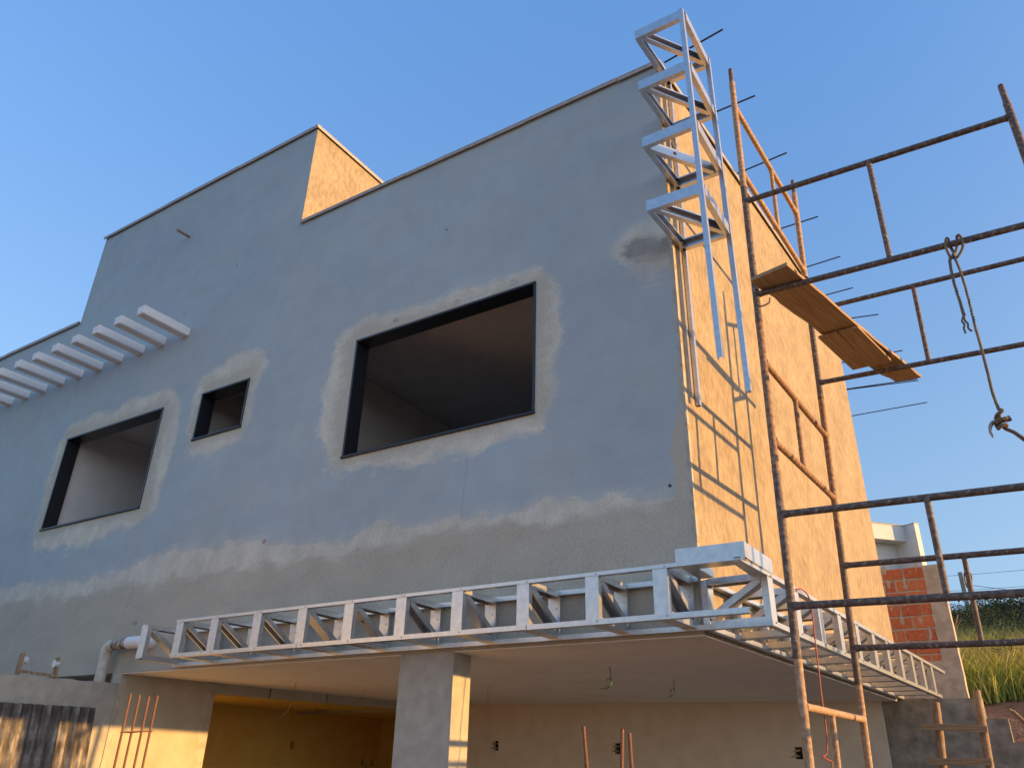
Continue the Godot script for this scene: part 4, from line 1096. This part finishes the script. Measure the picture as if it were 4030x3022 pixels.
	# wires hanging from the ceiling
	var wires := [
		["green wire with a coil hanging from the garage ceiling, the one with the longer tail", M.green_wire, 0.0035, [[-1.189, 2.463, -1.153], [-1.177, 2.388, -1.153], [-1.174, 2.321, -1.15], [-1.194, 2.301, -1.15], [-1.223, 2.331, -1.16], [-1.207, 2.364, -1.16], [-1.183, 2.354, -1.153], [-1.174, 2.321, -1.158], [-1.205, 2.293, -1.153], [-1.264, 2.289, -1.15]]],
		["green wire with a tight coil hanging deeper inside the garage ceiling", M.green_wire, 0.0035, [[-1.072, 2.463, -2.191], [-1.072, 2.394, -2.191], [-1.073, 2.348, -2.19], [-1.094, 2.32, -2.19], [-1.116, 2.34, -2.2], [-1.107, 2.367, -2.2], [-1.08, 2.371, -2.191], [-1.073, 2.348, -2.195], [-1.094, 2.32, -2.191], [-1.121, 2.314, -2.19]]],
		["thin pale wire hanging straight from the garage ceiling beside the column", M.grey_wire, 0.0022, [[-2.944, 2.49, -2.077], [-2.95, 2.40, -2.077], [-2.945, 2.33, -2.077], [-2.94, 2.30, -2.07]]],
		["pale wire hanging in front of the lintel, bent into a long curve", M.grey_wire, 0.003, [[-4.668, 2.485, -1.205], [-4.69, 2.44, -1.21], [-4.70, 2.36, -1.21], [-4.70, 2.27, -1.2], [-4.73, 2.18, -1.18], [-4.79, 2.11, -1.15], [-4.84, 2.10, -1.13]]],
		["short pale wire with a black end hanging near the lintel", M.grey_wire, 0.0025, [[-4.613, 2.50, -2.158], [-4.63, 2.44, -2.158], [-4.65, 2.40, -2.158], [-4.66, 2.385, -2.15]]]]
	for w in wires:
		var pts := []
		for q in w[3]: pts.append(Vector3(q[0], q[1], q[2]))
		var o := thing("hanging_wire", w[0], "wire", pts[0], "wires hanging from the garage ceiling")
		var wm := MB.new()
		wm.tube(smooth_path(pts, 6), w[2], 6)
		part(o, "strand", wm, w[1])
	var rc := thing("red_cable", "thin red cable hanging from the side awning frame past the scaffold", "cable", Vector3(0.48, 1.7, -0.62))
	var rp := []
	for q in [[0.455, 2.765, -0.45], [0.475, 2.777, -0.529], [0.484, 2.760, -0.637], [0.487, 2.712, -0.675], [0.487, 2.625, -0.674], [0.485, 2.447, -0.654], [0.484, 2.276, -0.64], [0.483, 2.176, -0.627], [0.483, 2.104, -0.623], [0.482, 2.009, -0.631], [0.481, 1.908, -0.613], [0.479, 1.835, -0.56], [0.47, 1.82, -0.50], [0.476, 1.805, -0.57], [0.483, 1.792, -0.65], [0.482, 1.74, -0.64], [0.47, 1.4, -0.62], [0.5, 0.9, -0.6], [0.5, 0.02, -0.55]]:
		rp.append(Vector3(q[0], q[1], q[2]))
	var rm := MB.new()
	rm.tube(smooth_path(rp, 6), 0.0045, 7)
	part(rc, "strand", rm, M.red_cable)

# ------------------------------------------------------------------ right: brick wall, steps, ladder, hill
func hill_y(x: float, z: float) -> float:
	if z > (-5.08 if x > 0.02 else -9.7): return 0.0
	var d := 4.677 - z
	var y := 2.02 + clampf((d - 9.9) / 1.4, 0.0, 1.0) * 0.5
	y += clampf(d - 11.2, 0.0, 10.8) * 0.16 + clampf(d - 22.0, 0.0, 16.0) * 0.19 + maxf(0.0, d - 38.0) * 0.125
	y += 0.035 * sin(x * 7.0 + z * 5.0) * smoothstep(9.9, 10.6, d)
	y -= smoothstep(62.0, 140.0, d) * (d - 62.0) * 0.25
	y += sin(x * 0.31 + z * 0.13) * 0.14 * smoothstep(12.0, 30.0, d) + sin(x * 0.9 + 1.0) * 0.04
	y -= smoothstep(6.0, 60.0, absf(x)) * clampf((d - 14.0) * 0.05, 0.0, 4.0)
	if x > 1.3: y -= smoothstep(1.3, 2.4, x) * 0.25 * smoothstep(13.0, 10.0, d)
	return y

func build_ground() -> void:
	var zs := [500.0, 200.0, 80.0, 30.0, 12.0, 6.0, 3.0, 1.0, -1.0, -3.0, -5.075, -5.085, -5.4, -5.7, -6.0, -6.3, -6.6, -6.9, -7.2, -7.6, -8.2]
	zs.append_array([-9.0, -9.695, -9.705])
	var z := -10.4
	while z > -70.0:
		zs.append(z); z -= 1.4 if z > -30 else 3.0
	zs.append_array([-80.0, -100.0, -140.0, -220.0, -500.0])
	var xs := [-500.0, -200.0, -90.0, -40.0, -20.0, -12.0, -8.0, -5.0]
	var x := -3.0
	while x < 8.0:
		xs.append(x)
		if absf(x) < 0.01: xs.append(0.03)
		x += 0.5
	xs.append_array([10.0, 14.0, 20.0, 40.0, 90.0, 200.0, 500.0])
	var a := MB.new(); var b := MB.new()
	for i in xs.size() - 1:
		for j in zs.size() - 1:
			var p := []
			for e in [[i, j], [i + 1, j], [i + 1, j + 1], [i, j + 1]]:
				p.append(Vector3(xs[e[0]], hill_y(xs[e[0]], zs[e[1]]), zs[e[1]]))
			(a if zs[j + 1] > -7.3 else b).face(p, Vector3(p[0].x, -1000, p[0].z))
	setting("ground", a, M.soil)
	setting("hill", b, M.hill)

func build_right() -> void:
	# stepped retaining wall
	var sw := thing("stepped_wall", "rough unpainted retaining wall with steps down its top, behind the ladder", "wall", Vector3(0.7, 0, -5.33))
	for e in [[0.165, 0.6, 2.475], [0.6, 1.096, 2.470], [1.096, 1.284, 2.275], [1.284, 3.2, 2.065], [3.2, 9.0, 2.05]]:
		pb(sw, "wall_section", M.raw, Vector3(e[0], 0, -5.08), Vector3(e[1] - 0.0005, e[2], -4.93 - (0.002 if e[0] > 0.5 else 0.0)))
	# brick wall and its pillar
	var bw := thing("brick_wall", "unplastered orange brick wall with a concrete pillar behind the house", "wall", Vector3(0.3, 2.3, -6.0))
	pb(bw, "mortar", M.mortar, Vector3(-0.6, 2.0, -6.09), Vector3(0.735, 4.045, -6.001))
	var pl := MB.new()
	var pn := noise(1.5, 95, 4)
	var py := 2.0
	while py < 4.05:
		var y1 := minf(py + 0.08, 4.06)
		var r0 := 0.912 + 0.012 * pn.get_noise_1d(py * 6.0); var r1 := 0.912 + 0.012 * pn.get_noise_1d(y1 * 6.0)
		var l0 := 0.728 + 0.02 * pn.get_noise_1d(py * 8.0 + 20.0); var l1 := 0.728 + 0.02 * pn.get_noise_1d(y1 * 8.0 + 20.0)
		if py < 2.96: l0 -= 0.16; l1 -= 0.16
		pl.hexa([Vector3(l0, py, -6.2), Vector3(r0, py, -6.2), Vector3(r0, py, -5.985), Vector3(l0, py, -5.985), Vector3(l1, y1, -6.2), Vector3(r1, y1, -6.2), Vector3(r1, y1, -5.985), Vector3(l1, y1, -5.985)])
		py = y1
	part(bw, "pillar", pl, M.pillar)
	pb(bw, "footing", M.pillar, Vector3(-0.6, 2.0, -6.1), Vector3(0.6, 2.95, -5.995))
	var meshes := []
	for v in 4:
		var bm := MB.new()
		bm.cbox(Vector3.ZERO, Vector3(0.224 + rng.randf_range(-0.006, 0.004), 0.127 + rng.randf_range(-0.005, 0.004), 0.05), 0.006, Basis(Vector3.BACK, rng.randf_range(-0.012, 0.012)))
		meshes.append(bm.mesh())
	var mats := [M.brick_a, M.brick_b, M.brick_c]
	for r in 8:
		var y := 3.985 - r * 0.1455
		var x := 0.618 + (0.0 if r % 2 == 0 else -0.11)
		if r % 2 == 1:
			var half := MB.new()
			half.cbox(Vector3.ZERO, Vector3(0.095, 0.125, 0.05), 0.006)
			var hb := MeshInstance3D.new()
			hb.mesh = half.mesh(); hb.name = "brick"; hb.material_override = mats[r % 3]
			hb.position = Vector3(0.682, y, -6.02) - org[bw]
			bw.add_child(hb, true)
			x = 0.618 - 0.105
		for k in 5:
			var o := MeshInstance3D.new()
			o.name = "brick"
			o.mesh = meshes[rng.randi() % 4]
			o.material_override = mats[rng.randi() % 3]
			o.position = Vector3(x, y + rng.randf_range(-0.003, 0.003), -6.02 + rng.randf_range(-0.004, 0.004)) - org[bw]
			bw.add_child(o, true)
			x -= 0.241
	# smears of mortar over the bricks
	var smear := MB.new()
	for i in 46:
		var sx := rng.randf_range(0.0, 0.7); var row := rng.randi() % 8
		var sy := 3.985 - row * 0.1455 + rng.randf_range(-0.02, 0.07)
		var ring := []
		var wv := rng.randf_range(0.012, 0.034); var hv := rng.randf_range(0.03, 0.085)
		for k in 10:
			var an := TAU * k / 10
			ring.append(Vector3(sx + cos(an) * wv * rng.randf_range(0.5, 1.2), sy + sin(an) * hv * rng.randf_range(0.6, 1.1), -5.9945))
		for k in 10:
			smear.face([Vector3(sx, sy, -5.990), ring[k], ring[(k + 1) % 10]], Vector3(sx, sy, -7))
	var sm := part(bw, "mortar_smears", smear, M.mortar)
	sm.set_meta("kind", "stuff")
	# ladder of poles and boards
	var ld := thing("pole_ladder", "makeshift ladder of two wooden poles with nailed boards", "ladder", Vector3(0.85, 0, -4.2))
	for e in [[0.74, 2.378, 0.49, -4.25, 0.037], [1.114, 2.475, 0.85, -4.25, 0.037]]:
		var pm := MB.new()
		var pts := []; var rad := []
		for i in 9:
			var t := i / 8.0
			pts.append(Vector3(lerpf(e[2] + 0.12, e[0], t) + 0.008 * sin(t * 9.0 + e[0] * 7.0), lerpf(0.0, e[1], t), lerpf(-3.95, -4.2, t)))
			rad.append(e[4] * (1.08 - 0.14 * t) * (1.0 + 0.05 * sin(t * 23.0)))
		pm.tube(pts, rad, 12)
		part(ld, "pole", pm, M.pole_wood)
	var yb := 2.168
	for i in 7:
		var bm := MB.new()
		var t := yb / 2.4
		var sl := -0.026 if i == 0 else 0.008
		bm.bar(Vector3(0.605 - 0.10 * (1 - t), yb + 0.0, lerpf(-3.95, -4.2, t) + 0.055), Vector3(1.147 - 0.17 * (1 - t), yb + sl, lerpf(-3.95, -4.2, t) + 0.055), 0.028, 0.058, Vector3.UP)
		part(ld, "rung_board", bm, M.wood)
		yb -= 0.3
	# leaning poles at the right
	var bn := 0
	for e in [[1.32, 2.35, -4.8, 1.62, 1.98], [1.345, 2.335, -4.78, 1.66, 1.92]]:
		var o := thing("bamboo_pole", ["orange-brown cut pole propped beside the stepped wall, the longer one", "orange-brown cut pole propped beside the stepped wall, the lower one"][bn], "pole", Vector3(e[3], 0, e[2]), "cut poles by the stepped wall")
		var pm := MB.new()
		pm.tube([Vector3(e[0], e[1], e[2]), Vector3(e[3], e[4], e[2] + 0.02), Vector3(e[3] + 1.5, 0.02, e[2] + 0.1)], 0.014, 10)
		part(o, "stick", pm, M.pole_wood)
		bn += 1
	# the neighbour's house
	var nh := thing("neighbour_house", "white neighbouring house with a flat parapet behind the brick wall", "house", Vector3(-1.2, 0, -15.5))
	var A := Vector3(-0.767, 0, -14.0); var Bc := Vector3(-0.193, 0, -14.611)
	var d1 := (Bc - A).normalized(); var n1 := Vector3(-d1.z, 0, d1.x)
	if n1.x < 0: n1 = -n1
	var S := Bc - d1 * 5.0
	var slab := func(p: Vector3, q: Vector3, off: Vector3, y0: float, y1: float) -> MB:
		var m := MB.new()
		m.hexa([p + Vector3(0, y0, 0), q + Vector3(0, y0, 0), q + off + Vector3(0, y0, 0), p + off + Vector3(0, y0, 0), p + Vector3(0, y1, 0), q + Vector3(0, y1, 0), q + off + Vector3(0, y1, 0), p + off + Vector3(0, y1, 0)])
		return m
	part(nh, "fascia", slab.call(S, Bc, -n1 * 0.5, 6.53, 6.885), M.white_paint)
	part(nh, "coping", slab.call(S + n1 * 0.02, Bc + n1 * 0.02, -n1 * 0.5, 6.886, 6.9), M.coping)
	part(nh, "wall", slab.call(S - n1 * 0.32, Bc - n1 * 0.32, -n1 * 3.0, 0.0, 6.528), M.white_paint)
	var Pk := Vector3(0.028, 0, -14.47)
	var d2 := (Pk - Bc).normalized(); var n2 := Vector3(-d2.z, 0, d2.x)
	if n2.z > 0: n2 = -n2
	part(nh, "wing_wall", slab.call(Bc - d2 * 0.6, Pk, n2 * 0.14, 0.0, 6.884), M.white_paint)
	part(nh, "coping", slab.call(Bc - d2 * 0.0 - n2 * 0.012, Pk + d2 * 0.012 - n2 * 0.012, n2 * 0.165, 6.8845, 6.9015), M.coping)
	var wq := S + d1 * 4.25 - n1 * 0.318
	part(nh, "window", slab.call(wq - d1 * 0.5, wq, -n1 * 0.05 + n1 * 0.06, 6.05, 6.36), M.granite)
	# utility pole and lines
	var up := thing("utility_pole", "slim concrete utility pole on the grassy hill", "utility pole", Vector3(-0.26, hill_y(-0.26, -34.7), -34.7))
	var um := MB.new()
	um.bar(Vector3(-0.27, hill_y(-0.27, -34.7) - 0.3, -34.7), Vector3(-0.245, 9.92, -34.5), 0.17, 0.20, Vector3.BACK)
	part(up, "shaft", um, M.concrete_pole)
	var ul := MB.new()
	ul.tube(smooth_path([Vector3(-0.1, 9.2, -34.35), Vector3(-0.12, 9.6, -34.3), Vector3(-0.06, 9.85, -34.3), Vector3(0.08, 9.88, -34.3), Vector3(0.16, 9.7, -34.3), Vector3(0.12, 9.45, -34.3), Vector3(-0.05, 9.35, -34.3)], 5), 0.03, 6)
	part(up, "cable_loop", ul, M.black_wire)
	var lab := ["single sagging cable running down from the utility pole", "upper power line above the neighbour's brick wall", "power line of the middle pair over the hill", "other power line of the middle pair over the hill", "lowest power line strung above the hill"]
	var ends := [[Vector3(-0.2, 9.4, -34.5), Vector3(9.0, 7.2, -30.0), 0.012], [Vector3(-14, 15.6, -60), Vector3(40, 17.2, -58), 0.014], [Vector3(-14, 14.6, -60), Vector3(40, 15.9, -58), 0.014], [Vector3(-14, 14.35, -60), Vector3(40, 15.6, -58), 0.014], [Vector3(-14, 13.6, -60), Vector3(40, 14.6, -58), 0.014]]
	for i in 5:
		var o := thing("power_line", lab[i], "cable", ends[i][0], "power lines over the hill")
		var wm := MB.new()
		var pts := []
		for k in 13:
			var t := k / 12.0
			var q: Vector3 = ends[i][0].lerp(ends[i][1], t)
			q.y -= (0.25 if i == 0 else 1.4) * 4.0 * t * (1 - t)
			pts.append(q)
		wm.tube(pts, ends[i][2], 6)
		part(o, "conductor", wm, M.black_wire)

func build_across() -> void:
	# unseen house added beyond the boundary wall: its sunlit wall lights the shaded front
	var h := thing("added_yard_house", "pale house added out of view beyond the low boundary wall to bounce sunlight", "house", Vector3(-10.5, 0, 9))
	var X1 := -8.2
	var mb := MB.new()
	cells(mb, [5.5, 6.2, 7.4, 8.6, 9.8, 11.0, 12.2, 15.0], [0.0, 0.9, 2.2, 4.4], func(z: float, y: float) -> bool:
			return not (y > 0.9 and y < 2.2 and (z > 6.2 and z < 7.4 or z > 8.6 and z < 9.8 or z > 11.0 and z < 12.2)),
		func(z: float, y: float, d: float) -> Vector3: return Vector3(X1 - d, y, z), 0.2, func(_z: float, _y: float) -> Vector2: return Vector2.ZERO)
	part(h, "wall", mb, M.white_paint)
	pb(h, "wall", M.white_paint, Vector3(-14, 0, 5.5), Vector3(X1 - 0.2, 4.4, 5.7))
	pb(h, "wall", M.white_paint, Vector3(-14, 0, 14.8), Vector3(X1 - 0.2, 4.4, 15))
	pb(h, "wall", M.white_paint, Vector3(-14.2, 0, 5.5), Vector3(-14, 4.4, 15))
	pb(h, "roof", M.coping, Vector3(-14.3, 4.4, 5.4), Vector3(X1 + 0.1, 4.52, 15.1))
	for y in [0.9]:
		for z in [[6.2, 7.4], [8.6, 9.8], [11.0, 12.2]]:
			pb(h, "window", M.granite, Vector3(X1 - 0.15, y + 0.002, z[0] + 0.002), Vector3(X1 - 0.1, y + (1.3 if y < 1 else 1.2) - 0.002, z[1] - 0.002))

func colored(mb: MB, cols: PackedColorArray) -> ArrayMesh:
	var arr := []
	arr.resize(Mesh.ARRAY_MAX)
	arr[Mesh.ARRAY_VERTEX] = mb.v; arr[Mesh.ARRAY_NORMAL] = mb.n; arr[Mesh.ARRAY_COLOR] = cols
	var m := ArrayMesh.new()
	m.add_surface_from_arrays(Mesh.PRIMITIVE_TRIANGLES, arr)
	return m

func tuft(blades: int, h: float, spread: float, c0: Color, c1: Color) -> ArrayMesh:
	var mb := MB.new()
	var cols := PackedColorArray()
	for i in blades:
		var a := rng.randf() * TAU
		var base := Vector3(cos(a), 0, sin(a)) * spread * sqrt(rng.randf())
		var lean := Vector3(rng.randf_range(-0.35, 0.35), 1, rng.randf_range(-0.35, 0.35)) * h * rng.randf_range(0.55, 1.1)
		var side := Vector3(cos(a + 1.3), 0, sin(a + 1.3)) * rng.randf_range(0.004, 0.009)
		var mid := base + lean * 0.55
		var tip := base + lean + Vector3(lean.x, -0.12 * h, lean.z) * 0.5
		var nn := side.cross(lean).normalized()
		var c := c0.lerp(c1, rng.randf())
		mb.quadn(base - side, base + side, mid + side * 0.8, mid - side * 0.8, nn)
		mb.tri(mid - side * 0.8, mid + side * 0.8, tip, nn, nn, nn)
		for k in 9: cols.append(c)
	return colored(mb, cols)

func scatter(called: String, label: String, category: String, mesh: ArrayMesh, where: Array) -> void:
	var mm := MultiMesh.new()
	mm.transform_format = MultiMesh.TRANSFORM_3D
	mm.mesh = mesh
	mm.instance_count = where.size()
	for i in where.size(): mm.set_instance_transform(i, where[i])
	var o := MultiMeshInstance3D.new()
	o.multimesh = mm
	o.name = called
	o.material_override = M.leaf
	o.set_meta("kind", "stuff"); o.set_meta("label", label); o.set_meta("category", category)
	add_child(o)

func leaf_clump(n: int, r: Vector3, size: float, c0: Color, c1: Color) -> ArrayMesh:
	var mb := MB.new()
	var cols := PackedColorArray()
	for i in n:
		var d := Vector3(rng.randfn(), rng.randfn(), rng.randfn()).normalized() * pow(rng.randf(), 0.45)
		var p := d * r
		var u := Vector3(rng.randfn(), rng.randfn(), rng.randfn()).normalized()
		var w := u.cross(Vector3(rng.randfn(), rng.randfn(), rng.randfn())).normalized()
		var s := size * rng.randf_range(0.6, 1.3)
		var nn := u.cross(w)
		mb.quadn(p - u * s, p - w * s * 0.45, p + u * s, p + w * s * 0.45, nn)
		var c := c0.lerp(c1, rng.randf())
		for k in 6: cols.append(c)
	return colored(mb, cols)

func build_green() -> void:
	var g1 := tuft(30, 0.4, 0.26, Color(0.16, 0.22, 0.025), Color(0.36, 0.36, 0.06))
	var g2 := tuft(20, 0.5, 0.28, Color(0.30, 0.25, 0.07), Color(0.42, 0.34, 0.13))
	var a := []; var b := []
	for i in 9000:
		var z := -6.6 - 26.0 * pow(rng.randf(), 1.4)
		var d := 4.677 - z
		var x := rng.randf_range(-1.2, 3.2) if d < 16 else rng.randf_range(-2.5, 4.5)
		if z > -6.9 and rng.randf() < 0.85: continue
		if x < 0.95 and z > -6.3: continue
		var s := rng.randf_range(0.6, 1.25)
		var t := Transform3D(Basis(Vector3.UP, rng.randf() * TAU).scaled(Vector3(s, s, s)), Vector3(x, hill_y(x, z) - 0.02, z))
		if rng.randf() < (0.14 if d < 18 else 0.45): b.append(t)
		else: a.append(t)
	scatter("green_grass", "tall yellow-green grass covering the slope behind the stepped wall", "grass", g1, a)
	scatter("dry_grass", "straw-coloured dry grass mixed through the slope", "grass", g2, b)
	var bush := leaf_clump(1100, Vector3(1.3, 0.9, 1.2), 0.05, Color(0.016, 0.028, 0.010), Color(0.05, 0.07, 0.02))
	var c := []
	for i in 520:
		var z := -24.0 - 38.0 * pow(rng.randf(), 0.8)
		var x := rng.randf_range(-9.0, 10.0)
		var s := rng.randf_range(0.6, 1.15) * (0.75 if z > -32.0 else 1.0)
		c.append(Transform3D(Basis(Vector3.UP, rng.randf() * TAU).scaled(Vector3(s, s * 0.9, s)), Vector3(x, hill_y(x, z) + 0.4, z)))
	scatter("hillside_scrub", "dark green scrub covering the top of the hill", "scrub", bush, c)
	# one leafy sapling above the grass
	var p := thing("sapling", "bright green leafy sapling standing out of the dry grass", "plant", Vector3(1.2, hill_y(1.2, -11.15), -11.15))
	var st := MB.new()
	var lm := MB.new()
	var cols := PackedColorArray()
	for e in [[1.3, 4.09], [1.12, 3.92], [1.2, 3.98], [1.36, 3.88], [1.42, 3.84], [1.05, 3.86]]:
		var base := Vector3(1.22, hill_y(1.2, -11.15), -11.15)
		var tip := Vector3(e[0], e[1], -11.15 + rng.randf_range(-0.15, 0.15))
		st.tube([base, base.lerp(tip, 0.5) + Vector3(0, 0.03, 0), tip], [0.009, 0.006, 0.003], 6)
		for k in 22:
			var q := base.lerp(tip, rng.randf_range(0.45, 1.02)) + Vector3(rng.randf_range(-0.06, 0.06), rng.randf_range(-0.04, 0.05), rng.randf_range(-0.06, 0.06))
			var u := Vector3(rng.randfn(), rng.randfn() * 0.5, rng.randfn()).normalized()
			var w := u.cross(Vector3(rng.randfn(), rng.randfn(), rng.randfn())).normalized()
			var s := rng.randf_range(0.025, 0.045)
			lm.quadn(q - u * s, q - w * s * 0.6, q + u * s, q + w * s * 0.6, u.cross(w) - org[p] * 0.0)
			for j in 6: cols.append(Color(0.10, 0.17, 0.025).lerp(Color(0.17, 0.24, 0.04), rng.randf()))
	part(p, "stem", st, M.pole_wood)
	for i in lm.v.size(): lm.v[i] -= org[p]
	var lo := MeshInstance3D.new()
	lo.name = "leaves"; lo.mesh = colored(lm, cols); lo.material_override = M.leaf
	p.add_child(lo)
	var ds := thing("dry_stalk", "tall dry weed stalk beside the brick pillar", "plant", Vector3(0.6, hill_y(0.6, -11.1), -11.1))
	var dm := MB.new()
	dm.tube(smooth_path([Vector3(0.6, hill_y(0.6, -11.1), -11.1), Vector3(0.57, 3.7, -11.1), Vector3(0.6, 4.05, -11.1), Vector3(0.69, 4.3, -11.1)]), 0.008, 6)
	dm.tube(smooth_path([Vector3(0.58, 3.9, -11.1), Vector3(0.64, 4.1, -11.1), Vector3(0.73, 4.22, -11.08)]), 0.005, 6)
	part(ds, "stalk", dm, M.pole_wood)

func _ready() -> void:
	rng.seed = 20240
	make_light()
	make_materials()
	build_ground()
	build_house()
	print("house done")
	build_steel()
	build_scaffold()
	build_plank()
	build_rope()
	build_left()
	build_right()
	build_green()
	build_across()
	print("all done")
